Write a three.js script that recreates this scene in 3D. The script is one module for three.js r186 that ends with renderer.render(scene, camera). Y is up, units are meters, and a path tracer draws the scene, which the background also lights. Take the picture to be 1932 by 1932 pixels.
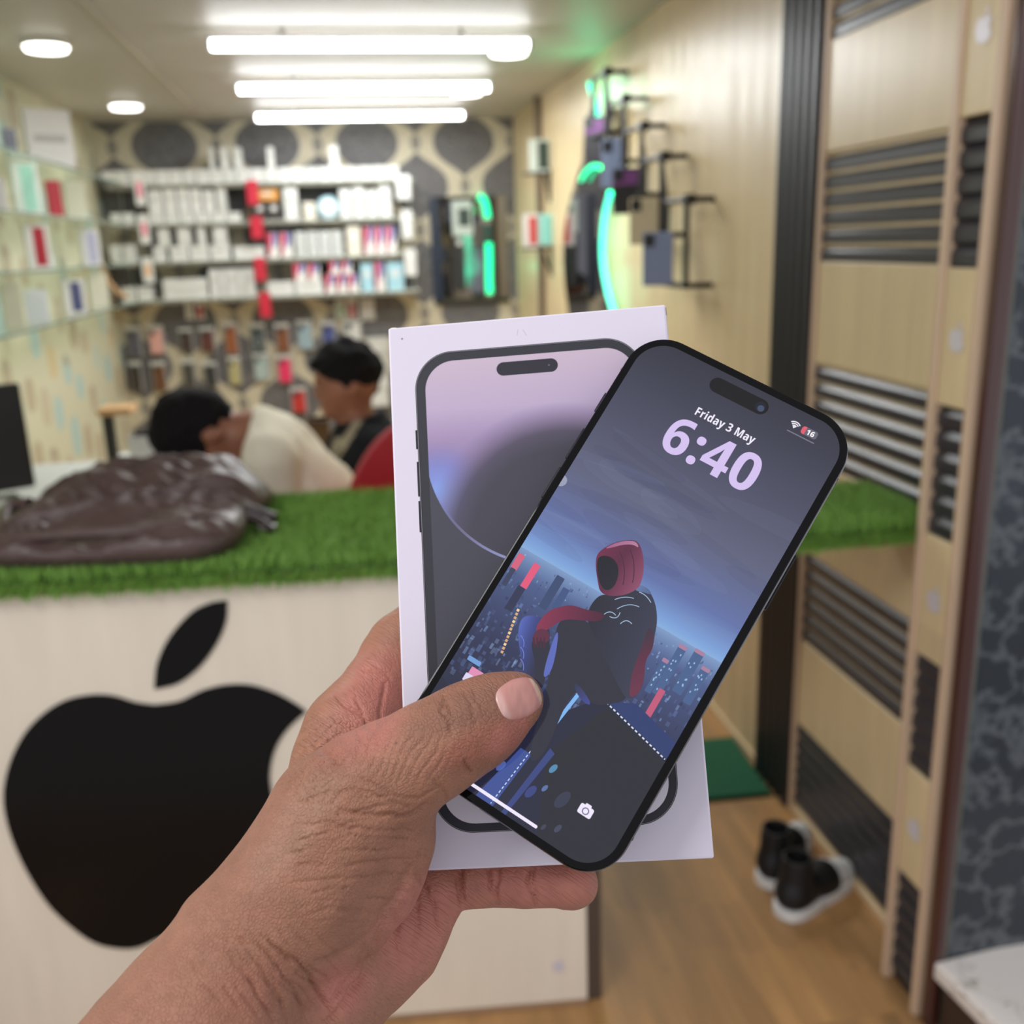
import * as THREE from 'three';
import { RoundedBoxGeometry } from 'three/addons/geometries/RoundedBoxGeometry.js';
import { mergeGeometries } from 'three/addons/utils/BufferGeometryUtils.js';
import { RectAreaLightUniformsLib } from 'three/addons/lights/RectAreaLightUniformsLib.js';

// ---------------------------------------------------------------- camera, daylight, exposure
const scene = new THREE.Scene();
const V = (x, y, z) => new THREE.Vector3(x, y, z);
const FOCAL = 1850, HALF = 966;                                  // focal length and half frame, in pixels of the 1932 frame
const CAM = V(0, 1.45, 0);
const camera = new THREE.PerspectiveCamera(2 * Math.atan(HALF / FOCAL) * 180 / Math.PI, 1, 0.02, 60);
const AX = V(0.98532, -0.03139, 0.16779), AY = V(0.07418, 0.96401, -0.25529), AZ = V(-0.15374, 0.26399, 0.95219);
const camRot = new THREE.Matrix4().makeBasis(AX, AY, AZ);
camera.position.copy(CAM);
camera.quaternion.setFromRotationMatrix(camRot);
camera.focus = 0.283;
camera.userData.fStop = 11.5;
scene.background = new THREE.Color(0.93, 0.93, 1.0);            // even evening daylight from the street side
scene.backgroundIntensity = 0.82;
const renderer = new THREE.WebGLRenderer({ antialias: true });
renderer.toneMapping = THREE.LinearToneMapping;
renderer.toneMappingExposure = 1.0;
renderer.shadowMap.enabled = true;
RectAreaLightUniformsLib.init();
const TUBE_GLOW = 15, TUBE_LIGHT = 124, DOWN_GLOW = 6, DOWN_LIGHT = 44, LED_GLOW = 1.5, ADDED_LIGHT = 14;
const ORD = ['first', 'second', 'third', 'fourth', 'fifth', 'sixth', 'seventh', 'eighth', 'ninth', 'tenth', 'eleventh', 'twelfth', 'thirteenth', 'fourteenth', 'fifteenth', 'sixteenth', 'seventeenth', 'eighteenth', 'nineteenth', 'twentieth', 'twenty-first', 'twenty-second'];

// ---------------------------------------------------------------- helpers
let seed = 7;
const rnd = () => { seed = (seed + 0x6d2b79f5) | 0; let t = Math.imul(seed ^ (seed >>> 15), 1 | seed); t = (t + Math.imul(t ^ (t >>> 7), 61 | t)) ^ t; return ((t ^ (t >>> 14)) >>> 0) / 4294967296; };
const rr = (a, b) => a + (b - a) * rnd();
const ray = (px, py) => V((px - HALF) / FOCAL, -(py - HALF) / FOCAL, -1).applyMatrix4(camRot);
const at = (px, py, d) => ray(px, py).multiplyScalar(d).add(CAM);                      // a point at depth d
const on = (px, py, axis, value) => { const r = ray(px, py); return r.multiplyScalar((value - CAM[axis]) / r[axis]).add(CAM); };
const onX = (x, y, v) => on(x, y, 'x', v), onY = (x, y, v) => on(x, y, 'y', v), onZ = (x, y, v) => on(x, y, 'z', v);
const clamp = (x, a, b) => Math.min(b, Math.max(a, x)), lerp = (a, b, t) => a + (b - a) * t;
const smooth = (a, b, x) => { const t = clamp((x - a) / (b - a), 0, 1); return t * t * (3 - 2 * t); };

const used = new Map();
function numbered(name) { const n = used.get(name) || 0; used.set(name, n + 1); return n ? name + '_' + String(n).padStart(3, '0') : name; }
const shade = (m) => { m.castShadow = true; m.receiveShadow = true; return m; };
function tag(o, label, category, group, kind) { o.userData.label = label; if (category) o.userData.category = category; if (group) o.userData.group = group; if (kind) o.userData.kind = kind; return o; }
function thing(name, label, category, pos, group) { const o = new THREE.Group(); o.name = numbered(name); if (pos) o.position.copy(pos); scene.add(o); return tag(o, label, category, group); }
function part(name, geo, mat, parent, label) { const m = shade(new THREE.Mesh(geo, mat)); m.name = name; parent.add(m); if (label) m.userData.label = label; return m; }
function single(name, geo, mat, label, category, group) { const m = shade(new THREE.Mesh(geo, mat)); m.name = numbered(name); scene.add(m); return tag(m, label, category, group); }
function struct(name, geo, mat) { const m = shade(geo ? new THREE.Mesh(geo, mat) : new THREE.Group()); m.name = name; m.userData.kind = 'structure'; scene.add(m); return m; }
const box = (w, h, d, x = 0, y = 0, z = 0) => new THREE.BoxGeometry(w, h, d).translate(x, y, z);
const rbox = (w, h, d, r, x = 0, y = 0, z = 0, s = 2) => new RoundedBoxGeometry(w, h, d, s, r).translate(x, y, z);
const cyl = (r0, r1, h, n = 16) => new THREE.CylinderGeometry(r0, r1, h, n);
function bar(a, b, r, n = 8) { const d = b.clone().sub(a), g = cyl(r, r, d.length(), n); g.applyQuaternion(new THREE.Quaternion().setFromUnitVectors(V(0, 1, 0), d.clone().normalize())); return g.translate((a.x + b.x) / 2, (a.y + b.y) / 2, (a.z + b.z) / 2); }
const tube = (pts, r, n = 40, k = 8) => new THREE.TubeGeometry(new THREE.CatmullRomCurve3(pts), n, r, k, false);
const merge = (list) => mergeGeometries(list.map((g) => { const h = g.index ? g.toNonIndexed() : g; for (const k of Object.keys(h.attributes)) if (!['position', 'normal', 'uv'].includes(k)) h.deleteAttribute(k); return h; }));
function roundRect(w, h, r, x = 0, y = 0) {
  const s = new THREE.Shape(), a = w / 2, b = h / 2, k = r * 0.4477;
  s.moveTo(x - a + r, y - b); s.lineTo(x + a - r, y - b); s.bezierCurveTo(x + a - k, y - b, x + a, y - b + k, x + a, y - b + r);
  s.lineTo(x + a, y + b - r); s.bezierCurveTo(x + a, y + b - k, x + a - k, y + b, x + a - r, y + b);
  s.lineTo(x - a + r, y + b); s.bezierCurveTo(x - a + k, y + b, x - a, y + b - k, x - a, y + b - r);
  s.lineTo(x - a, y - b + r); s.bezierCurveTo(x - a, y - b + k, x - a + k, y - b, x - a + r, y - b);
  return s;
}
const extrude = (shape, depth, bevel = 0, curve = 12) => new THREE.ExtrudeGeometry(shape, { depth, bevelEnabled: bevel > 0, bevelSize: bevel, bevelThickness: bevel, bevelSegments: 2, curveSegments: curve });
// uv over a box by metres, chosen by the face normal
function metricUV(g, s = 1) {
  const p = g.attributes.position, n = g.attributes.normal, uv = new Float32Array(p.count * 2);
  for (let i = 0; i < p.count; i++) {
    const ax = Math.abs(n.getX(i)), ay = Math.abs(n.getY(i)), az = Math.abs(n.getZ(i));
    const a = ax > ay && ax > az ? [p.getZ(i), p.getY(i)] : ay > az ? [p.getX(i), p.getZ(i)] : [p.getX(i), p.getY(i)];
    uv[2 * i] = a[0] * s; uv[2 * i + 1] = a[1] * s;
  }
  g.setAttribute('uv', new THREE.BufferAttribute(uv, 2)); return g;
}
const P = (o) => new THREE.MeshPhysicalMaterial(o);
const std = (color, roughness = 0.6, more = {}) => P({ color, roughness, ...more });
function canvasTex(w, h, draw, srgb = true, repeat) {
  const c = document.createElement('canvas'); c.width = w; c.height = h; draw(c.getContext('2d'), w, h);
  const t = new THREE.CanvasTexture(c); if (srgb) t.colorSpace = THREE.SRGBColorSpace;
  t.wrapS = t.wrapT = repeat ? THREE.RepeatWrapping : THREE.ClampToEdgeWrapping; if (repeat) t.repeat.set(repeat[0], repeat[1]); return t;
}
// value noise, tileable on request
const hash = (x, y, z = 0) => { let h = Math.imul(x, 374761393) ^ Math.imul(y, 668265263) ^ Math.imul(z, 1274126177); h = Math.imul(h ^ (h >>> 13), 1274126177); return ((h ^ (h >>> 16)) >>> 0) / 4294967296; };
function noise3(x, y, z) {
  const i = Math.floor(x), j = Math.floor(y), k = Math.floor(z), f = x - i, g = y - j, h = z - k, u = f * f * (3 - 2 * f), v = g * g * (3 - 2 * g), w = h * h * (3 - 2 * h);
  const L = (k2) => lerp(lerp(hash(i, j, k2), hash(i + 1, j, k2), u), lerp(hash(i, j + 1, k2), hash(i + 1, j + 1, k2), u), v);
  return lerp(L(k), L(k + 1), w) * 2 - 1;
}
const fbm = (x, y, z, n = 3) => { let s = 0, a = 0.5; for (let i = 0; i < n; i++) { s += a * noise3(x, y, z); x *= 2.03; y *= 2.03; z *= 2.03; a *= 0.5; } return s; };
function dataTex(w, h, fn, srgb, repeat) {                        // fn(u, v) in 0..1 -> [r, g, b] in 0..1
  const d = new Uint8Array(w * h * 4);
  for (let y = 0; y < h; y++) for (let x = 0; x < w; x++) { const c = fn(x / w, y / h); for (let k = 0; k < 3; k++) d[(y * w + x) * 4 + k] = clamp(c[k], 0, 1) * 255; d[(y * w + x) * 4 + 3] = 255; }
  const t = new THREE.DataTexture(d, w, h); t.magFilter = t.minFilter = THREE.LinearFilter; t.wrapS = t.wrapT = THREE.RepeatWrapping; if (srgb) t.colorSpace = THREE.SRGBColorSpace; if (repeat) t.repeat.set(...repeat); t.needsUpdate = true; return t;
}
const rgb = (r, g, b) => new THREE.Color().setRGB(r / 255, g / 255, b / 255, THREE.SRGBColorSpace);

// signed-distance modelling: f(x, y, z) is meshed with surface nets
function nets(f, lo, hi, cell, hooks = {}) {
  const nx = Math.ceil((hi[0] - lo[0]) / cell) + 1, ny = Math.ceil((hi[1] - lo[1]) / cell) + 1, nz = Math.ceil((hi[2] - lo[2]) / cell) + 1;
  const F = new Float32Array(nx * ny * nz).fill(9), B = 8, idx = (i, j, k) => i + nx * (j + ny * k), done = new Uint8Array(nx * ny * nz), blocks = [];
  for (let k = 0; k < nz; k += B) for (let j = 0; j < ny; j += B) for (let i = 0; i < nx; i += B) {
    const c = f(lo[0] + (i + B / 2) * cell, lo[1] + (j + B / 2) * cell, lo[2] + (k + B / 2) * cell);
    if (Math.abs(c) > B * cell * 1.05 + (hooks.slack || 0)) continue;
    blocks.push([i, j, k]);
    for (let c2 = k; c2 <= Math.min(k + B, nz - 1); c2++) for (let b = j; b <= Math.min(j + B, ny - 1); b++) for (let a = i; a <= Math.min(i + B, nx - 1); a++) {
      const q = idx(a, b, c2); if (!done[q]) { done[q] = 1; F[q] = f(lo[0] + a * cell, lo[1] + b * cell, lo[2] + c2 * cell); }
    }
  }
  const vert = new Map(), pos = [], tri = [], C = [[0, 1], [0, 2], [0, 4], [1, 3], [1, 5], [2, 3], [2, 6], [3, 7], [4, 5], [4, 6], [5, 7], [6, 7]];
  const cellVertex = (i, j, k) => {
    const q = idx(i, j, k); if (vert.has(q)) return vert.get(q);
    const v = []; for (let n = 0; n < 8; n++) v.push(F[idx(i + (n & 1), j + ((n >> 1) & 1), k + (n >> 2))]);
    let x = 0, y = 0, z = 0, c = 0;
    for (const [a, b] of C) if ((v[a] < 0) !== (v[b] < 0)) { const t = v[a] / (v[a] - v[b]); x += lerp(a & 1, b & 1, t); y += lerp((a >> 1) & 1, (b >> 1) & 1, t); z += lerp(a >> 2, b >> 2, t); c++; }
    c = c || 1; pos.push(lo[0] + (i + x / c) * cell, lo[1] + (j + y / c) * cell, lo[2] + (k + z / c) * cell);
    const n = pos.length / 3 - 1; vert.set(q, n); return n;
  };
  const quad = (a, b, c, d, flip) => { if (flip) tri.push(a, c, b, a, d, c); else tri.push(a, b, c, a, c, d); };
  for (const [bi, bj, bk] of blocks) for (let k = Math.max(1, bk); k < Math.min(bk + B, nz - 1); k++) for (let j = Math.max(1, bj); j < Math.min(bj + B, ny - 1); j++) for (let i = Math.max(1, bi); i < Math.min(bi + B, nx - 1); i++) {
    const s = F[idx(i, j, k)] < 0;
    if (s !== (F[idx(i + 1, j, k)] < 0)) quad(cellVertex(i, j - 1, k - 1), cellVertex(i, j, k - 1), cellVertex(i, j, k), cellVertex(i, j - 1, k), !s);
    if (s !== (F[idx(i, j + 1, k)] < 0)) quad(cellVertex(i - 1, j, k - 1), cellVertex(i - 1, j, k), cellVertex(i, j, k), cellVertex(i, j, k - 1), !s);
    if (s !== (F[idx(i, j, k + 1)] < 0)) quad(cellVertex(i - 1, j - 1, k), cellVertex(i, j - 1, k), cellVertex(i, j, k), cellVertex(i - 1, j, k), !s);
  }
  const p = new Float32Array(pos), g = new THREE.BufferGeometry();
  if (hooks.move) { const e = cell; for (let n = 0; n < p.length; n += 3) { const x = p[n], y = p[n + 1], z = p[n + 2], N = V(f(x + e, y, z) - f(x - e, y, z), f(x, y + e, z) - f(x, y - e, z), f(x, y, z + e) - f(x, y, z - e)).normalize(), d = hooks.move(x, y, z, N); p[n] += N.x * d; p[n + 1] += N.y * d; p[n + 2] += N.z * d; } }
  g.setAttribute('position', new THREE.BufferAttribute(p, 3)); g.setIndex(tri); g.computeVertexNormals(); return g;
}
const smin = (a, b, k) => { const h = Math.max(k - Math.abs(a - b), 0) / k; return Math.min(a, b) - h * h * k * 0.25; };
// tapered capsule between two [x, y, z, r]
function cone(x, y, z, a, b) {
  const bx = b[0] - a[0], by = b[1] - a[1], bz = b[2] - a[2], px = x - a[0], py = y - a[1], pz = z - a[2], t = clamp((px * bx + py * by + pz * bz) / (bx * bx + by * by + bz * bz + 1e-12), 0, 1);
  return Math.hypot(px - bx * t, py - by * t, pz - bz * t) - lerp(a[3], b[3], t);
}
const ell = (x, y, z, c, r) => { const k = Math.hypot((x - c[0]) / r[0], (y - c[1]) / r[1], (z - c[2]) / r[2]), q = Math.hypot((x - c[0]) / r[0] ** 2, (y - c[1]) / r[1] ** 2, (z - c[2]) / r[2] ** 2); return q > 1e-9 ? k * (k - 1) / q : -Math.min(...r); };

// ---------------------------------------------------------------- the room shell
const RX = 1.065, LX = -1.3, BZ = -6.1, FZ = -1.41, TOP = 2.165;
{
  const wood = dataTex(1024, 1024, (u, v) => {
    const plank = Math.floor(u * 8), g = fbm(u * 60 + plank * 7, v * 5, 3, 4), w = fbm(u * 9 + plank, v * 1.6 + plank * 3, 9, 3), s = fbm(u * 5, v * 5, 30, 4) > 0.22 ? -0.05 : 0;
    const k = 1 + g * 0.16 + w * 0.22 + s + (hash(plank, 3) - 0.5) * 0.08; return [0.66 * k, 0.50 * k, 0.315 * k];
  }, true);
  struct('floor', metricUV(box(2.9, 0.1, 5.4, 0.1, -0.05, -3.55), 0.7), P({ map: wood, roughness: 0.42 }));
  struct('floor_street', metricUV(box(6, 0.1, 4, 0, -0.2, 1.12)), std(rgb(172, 166, 158), 0.8));

  const rib = dataTex(256, 8, (u) => { const t = (u * 8) % 1; const k = t < 0.08 ? 0.2 : 0.8 + 0.2 * Math.sin(t * 6.283); return [k, k, k]; });
  const ceil = struct('ceiling', metricUV(box(2.6, 0.08, BZ * -1 + FZ + 0.1, -0.12, TOP + 0.04, (BZ + FZ) / 2), 6), P({ color: rgb(202, 198, 191), roughness: 0.46, bumpMap: rib, bumpScale: 0.0016 }));
  part('batten', rbox(0.032, 0.012, 4.6, 0.004, -0.685, TOP - 0.005, -3.75), std(rgb(190, 184, 170), 0.5), ceil);

  // damask wallpaper: grey ogee medallions, half drop, on cream
  const damask = canvasTex(1422, 1300, (c, w, h) => {
    const S = 600; c.fillStyle = '#cfc6ae'; c.fillRect(0, 0, w, h);                 // 600 px to the metre; u runs with x, v with height
    const medal = (x, y, a, b) => {
      c.save(); c.translate(x, y); c.beginPath(); c.moveTo(0, -b * 1.25); c.bezierCurveTo(a * 0.3, -b * 0.8, a, -b * 0.7, a, 0); c.bezierCurveTo(a, b * 0.7, a * 0.3, b * 0.8, 0, b * 1.25);
      c.bezierCurveTo(-a * 0.3, b * 0.8, -a, b * 0.7, -a, 0); c.bezierCurveTo(-a, -b * 0.7, -a * 0.3, -b * 0.8, 0, -b * 1.25); c.fillStyle = '#6c6a6b'; c.fill(); c.clip();
      for (let i = 0; i < 90; i++) { const r = a * Math.sqrt(rnd()), t = rnd() * 6.28; c.beginPath(); c.ellipse(r * Math.cos(t), r * Math.sin(t) * 1.2, rr(3, 9), rr(2, 4), rnd() * 3, 0, 6.3); c.fillStyle = rnd() < 0.6 ? '#87857f' : '#4d4c4e'; c.fill(); }
      c.restore();
    };
    for (let j = -1; j < 9; j++) for (let i = -1; i < 6; i++) {
      const x = (0.377 + i * 0.565 + (j % 2 ? 0.2825 : 0)) * S, y = (0.13 + j * 0.245) * S; medal(x, y, 0.18 * S, 0.158 * S);
      c.fillStyle = '#8f8a80'; c.beginPath(); c.ellipse(x + 0.2825 * S, y, 0.03 * S, 0.045 * S, 0, 0, 6.3); c.fill();
    }
  });
  const bw = struct('wall_back', box(2.6, TOP + 0.1, 0.1, -0.12, TOP / 2, BZ - 0.055), std(rgb(205, 197, 178), 0.7));
  const sheet = new THREE.PlaneGeometry(RX - LX, TOP); sheet.translate((RX + LX) / 2, TOP / 2, BZ + 0.001);
  part('wallpaper', sheet, P({ map: damask, roughness: 0.62 }), bw);

  const bars = canvasTex(1400, 700, (c, w, h) => {
    c.fillStyle = '#d6d4ba'; c.fillRect(0, 0, w, h);
    const tones = ['#c6baa0', '#b4cfcb', '#d6c59c', '#cac2a8', '#bdb196', '#c0d2c8', '#e0dcc4'];
    for (let i = 0; i < 24; i++) for (let j = 0; j < 9; j++) {
      const x = i * 60 + rr(-6, 6), y = ((j * 84 + (i % 3) * 30 + rr(-8, 8)) % 740) - 20, bw2 = rr(30, 44), bh = rr(38, 66), r = bw2 / 2;
      c.fillStyle = tones[Math.floor(rnd() * tones.length)]; c.beginPath(); c.roundRect(x, y, bw2, bh, r); c.fill();
      if (rnd() < 0.3) { c.fillStyle = '#b0a890'; c.beginPath(); c.ellipse(x + r, y + 10, r * 0.8, 7, 0.4, 0, 6.3); c.fill(); }
    }
  });
  const lw = struct('wall_left', box(0.1, TOP + 0.1, BZ * -1 + FZ, LX - 0.055, TOP / 2, (BZ + FZ) / 2), std(rgb(214, 212, 186), 0.7));
  const lsheet = new THREE.PlaneGeometry(-BZ + FZ, TOP); lsheet.rotateY(Math.PI / 2); lsheet.translate(LX + 0.001, TOP / 2, (BZ + FZ) / 2);
  part('wallpaper', lsheet, P({ map: bars, roughness: 0.6 }), lw);

  // right wall: gently wavy glossy laminate boards
  const lam = dataTex(512, 512, (u, v) => { const k = 1 + fbm(u * 40, v * 3, 5, 3) * 0.05 + fbm(u * 4, v * 2, 8, 2) * 0.05; return [0.83 * k, 0.75 * k, 0.585 * k]; }, true);
  const wave = dataTex(512, 4, (u) => { const k = 0.5 + 0.24 * Math.sin(u * 6.283 * 9 + 2 * Math.sin(u * 6.283 * 2)) + 0.2 * Math.sin(u * 6.283 * 4); return [k, k, k]; });
  wave.repeat.set(0.8, 1);
  const rw = struct('wall_right', metricUV(box(0.1, TOP + 0.1, 4.75, RX + 0.05, TOP / 2, -3.78), 1), P({ map: lam, roughness: 0.35, bumpMap: wave, bumpScale: 0.004 }));
  const lamMat = P({ map: lam, roughness: 0.3 }), edgeMat = std(rgb(203, 176, 148), 0.4), blackMat = std(rgb(34, 34, 35), 0.4), ribMat = std(rgb(50, 50, 54), 0.3);
  struct('baseboard_right', rbox(0.012, 0.022, 4.55, 0.003, RX - 0.006, 0.011, -3.83), std(rgb(214, 190, 150), 0.5));

  // black fluted pilaster on the right wall
  const pil = struct('trim_1', null); part('backing', box(0.012, TOP, 0.2, RX - 0.006, TOP / 2, -2.235), blackMat, pil);
  for (let i = 0; i < 5; i++) part('flute', rbox(0.016, TOP, 0.024, 0.005, RX - 0.016, TOP / 2, -2.319 + i * 0.042), blackMat, pil);

  // louvred cladding: cream panels between black slatted fields
  const H0 = [0.03, 0.4835, 0.937, 1.3905, 1.844], FH = 0.227;
  function cladding(name, x, z0, z1, relief = 1) {
    const g = struct(name, null), L = z1 - z0 - 0.036, zc = (z0 + z1) / 2;
    part('core', box(0.1, TOP, z1 - z0 - 0.002, x + 0.068, TOP / 2, zc), blackMat, g);
    for (const z of [z0 + 0.009, z1 - 0.009]) part('edge_strip', rbox(0.02, TOP, 0.018, 0.003, x + 0.006, TOP / 2, z), edgeMat, g);
    for (const y of H0) for (let i = 0; i < 6; i++) {
      const s = new THREE.Shape(); s.moveTo(0, 0); s.lineTo(-0.0115, 0.0005); s.lineTo(-0.013, 0.002); s.lineTo(-0.013, 0.021); s.lineTo(-0.0118, 0.0232); s.lineTo(-0.001, 0.0372); s.lineTo(0, 0.0376); s.closePath();
      const e = extrude(s, L, 0, 4); e.scale(relief, 1, 1); e.translate(x + 0.018, y + i * FH / 6, z0 + 0.018); part('slat', e, i % 2 ? ribMat : ribMat, g);
    }
    for (let k = 0; k < 5; k++) { const a = k ? H0[k - 1] + FH : 0, b = H0[k]; if (b - a > 0.05) { const h = b - a - 0.002; part('panel', metricUV(rbox(0.016, h, L, 0.003, x + 0.01, a + 0.001 + h / 2, zc), 1.3), lamMat, g); } }
    part('panel', metricUV(rbox(0.016, TOP - H0[4] - FH, L, 0.003, x + 0.01, (TOP + H0[4] + FH) / 2, zc), 1.3), lamMat, g);
    return g;
  }
  cladding('trim_2', RX - 0.012, -2.13, -1.5);
  const jamb = cladding('trim_3', 0.978, -1.532, -1.41, 0.8);
  

  // polished maroon edge, dark granite pier, black rail above it, white marble ledge
  struct('trim_4', rbox(0.03, 2.3, 0.03, 0.012, 0.996, 1.13, -1.393, 4), P({ color: rgb(66, 34, 30), roughness: 0.22, clearcoat: 0.6, clearcoatRoughness: 0.15 }));
  const stone = dataTex(512, 512, (u, v) => {
    const a = fbm(u * 7, v * 7, 2, 4), b = fbm(u * 22, v * 22, 8, 3), k = a + b * 0.45, t = smooth(-0.02, 0.16, k) * (1 - smooth(0.2, 0.42, k));
    return [lerp(0.15, 0.34, t), lerp(0.18, 0.36, t), lerp(0.21, 0.375, t)];
  }, true);
  const pier = struct('wall_front', metricUV(box(0.7, 1.66, 0.13, 1.362, 0.81, -1.452), 2.2), P({ map: stone, roughness: 0.24 }));
  part('edge', rbox(0.012, 1.66, 0.014, 0.004, 1.006, 0.81, -1.387), std(rgb(86, 92, 80), 0.4), pier);
  part('shutter_rail', rbox(0.68, 0.7, 0.14, 0.01, 1.36, 1.99, -1.46), std(rgb(24, 21, 20), 0.5), pier);
  const marbleTex = dataTex(512, 512, (u, v) => {
    const n = Math.abs(fbm(u * 5, v * 5, 1, 4)), s = fbm(u * 30, v * 30, 4, 3) > 0.34 && fbm(u * 4, v * 4, 7, 2) > 0.12 ? 0.3 : 0, k = 0.9 - (n < 0.02 ? 0.06 : 0) - s * 0.6; return [k, k * 0.97 - s * 0.05, k * 0.93 - s * 0.12];
  }, true);
  const ledge = struct('trim_5', metricUV(rbox(0.7, 0.035, 0.5, 0.006, 0.35, 0.1325, 0.25), 1.6), P({ map: marbleTex, roughness: 0.3 }));
  ledge.position.set(0.982, 0, -1.378); ledge.rotation.y = 0.1;
  part('riser', box(0.68, 0.27, 0.48, 0.355, -0.02, 0.255), std(rgb(58, 42, 37), 0.4), ledge);
}

// ---------------------------------------------------------------- lights
{
  const glow = P({ color: 0xffffff, emissive: new THREE.Color(0.96, 0.985, 1), emissiveIntensity: TUBE_GLOW, roughness: 0.4 }), cap = std(rgb(235, 235, 235), 0.4);
  [[-3.65, 'nearest the shop front'], [-4.588, 'in the middle of the three'], [-5.535, 'nearest the back wall']].forEach(([z, where]) => {
    const t = thing('tube_light', 'long white ceiling tube light, the one ' + where, 'tube light', V(0.165, TOP, z));
    part('housing', rbox(1.07, 0.014, 0.03, 0.004, 0, -0.03, 0), cap, t);
    const d = cyl(0.016, 0.016, 1.06, 16); d.rotateZ(Math.PI / 2); d.translate(0, -0.052, 0); part('diffuser', d, glow, t);
    for (const s of [-1, 1]) { part('end_cap', rbox(0.012, 0.05, 0.036, 0.004, s * 0.538, -0.046, 0), cap, t); part('hanger', rbox(0.02, 0.026, 0.02, 0.003, s * 0.3, -0.012, 0), cap, t); }
    const l = new THREE.RectAreaLight(new THREE.Color(0.95, 0.98, 1), TUBE_LIGHT * (z < -5 ? 0.5 : 1.1), 1.05, 0.034); l.position.set(0.165, TOP - 0.071, z); l.lookAt(0.165, 0, z); scene.add(l);
  });
  const disc = P({ color: 0xffffff, emissive: new THREE.Color(1, 0.99, 0.95), emissiveIntensity: DOWN_GLOW, roughness: 0.5 });
  [[-0.933, -3.853, 'on the left, nearer the front'], [0.681, -3.948, 'on the right, just behind the first tube'], [-0.962, -5.31, 'on the left, near the back wall'], [0.648, -4.946, 'on the right, behind the second tube']].forEach(([x, z, where]) => {
    const t = thing('ceiling_light', 'round white surface ceiling light ' + where, 'ceiling light', V(x, TOP, z));
    const r = cyl(0.074, 0.078, 0.02, 32); r.translate(0, -0.01, 0); part('rim', r, cap, t);
    const d = cyl(0.072, 0.066, 0.012, 32); d.translate(0, -0.026, 0); part('diffuser', d, disc, t);
    const l = new THREE.RectAreaLight(new THREE.Color(1, 0.98, 0.93), DOWN_LIGHT, 0.12, 0.12); l.position.set(x, TOP - 0.035, z); l.lookAt(x, 0, z); scene.add(l);
  });
}

// unseen lamp added up and left of the camera for directional light
{
  const t = thing('added_panel_light', 'added white panel lamp, unseen, outside the frame up to the left', 'lamp', V(-1.15, 2.5, 0.1)); t.lookAt(0.1, 1.2, -0.5); t.rotateX(0);
  part('housing', rbox(1.0, 0.5, 0.05, 0.01, 0, 0, -0.03), std(rgb(220, 220, 220), 0.5), t); part('diffuser', rbox(0.94, 0.44, 0.008, 0.003, 0, 0, -0.002), P({ color: 0xffffff, emissive: 0xffffff, emissiveIntensity: 2, roughness: 0.5 }), t);
  const l = new THREE.RectAreaLight(new THREE.Color(1, 0.985, 0.97), ADDED_LIGHT, 0.94, 0.44); l.position.copy(t.position).add(V(1.25, -1.3, -0.6).normalize().multiplyScalar(0.02)); l.lookAt(0.1, 1.2, -0.5); scene.add(l);
}

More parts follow.
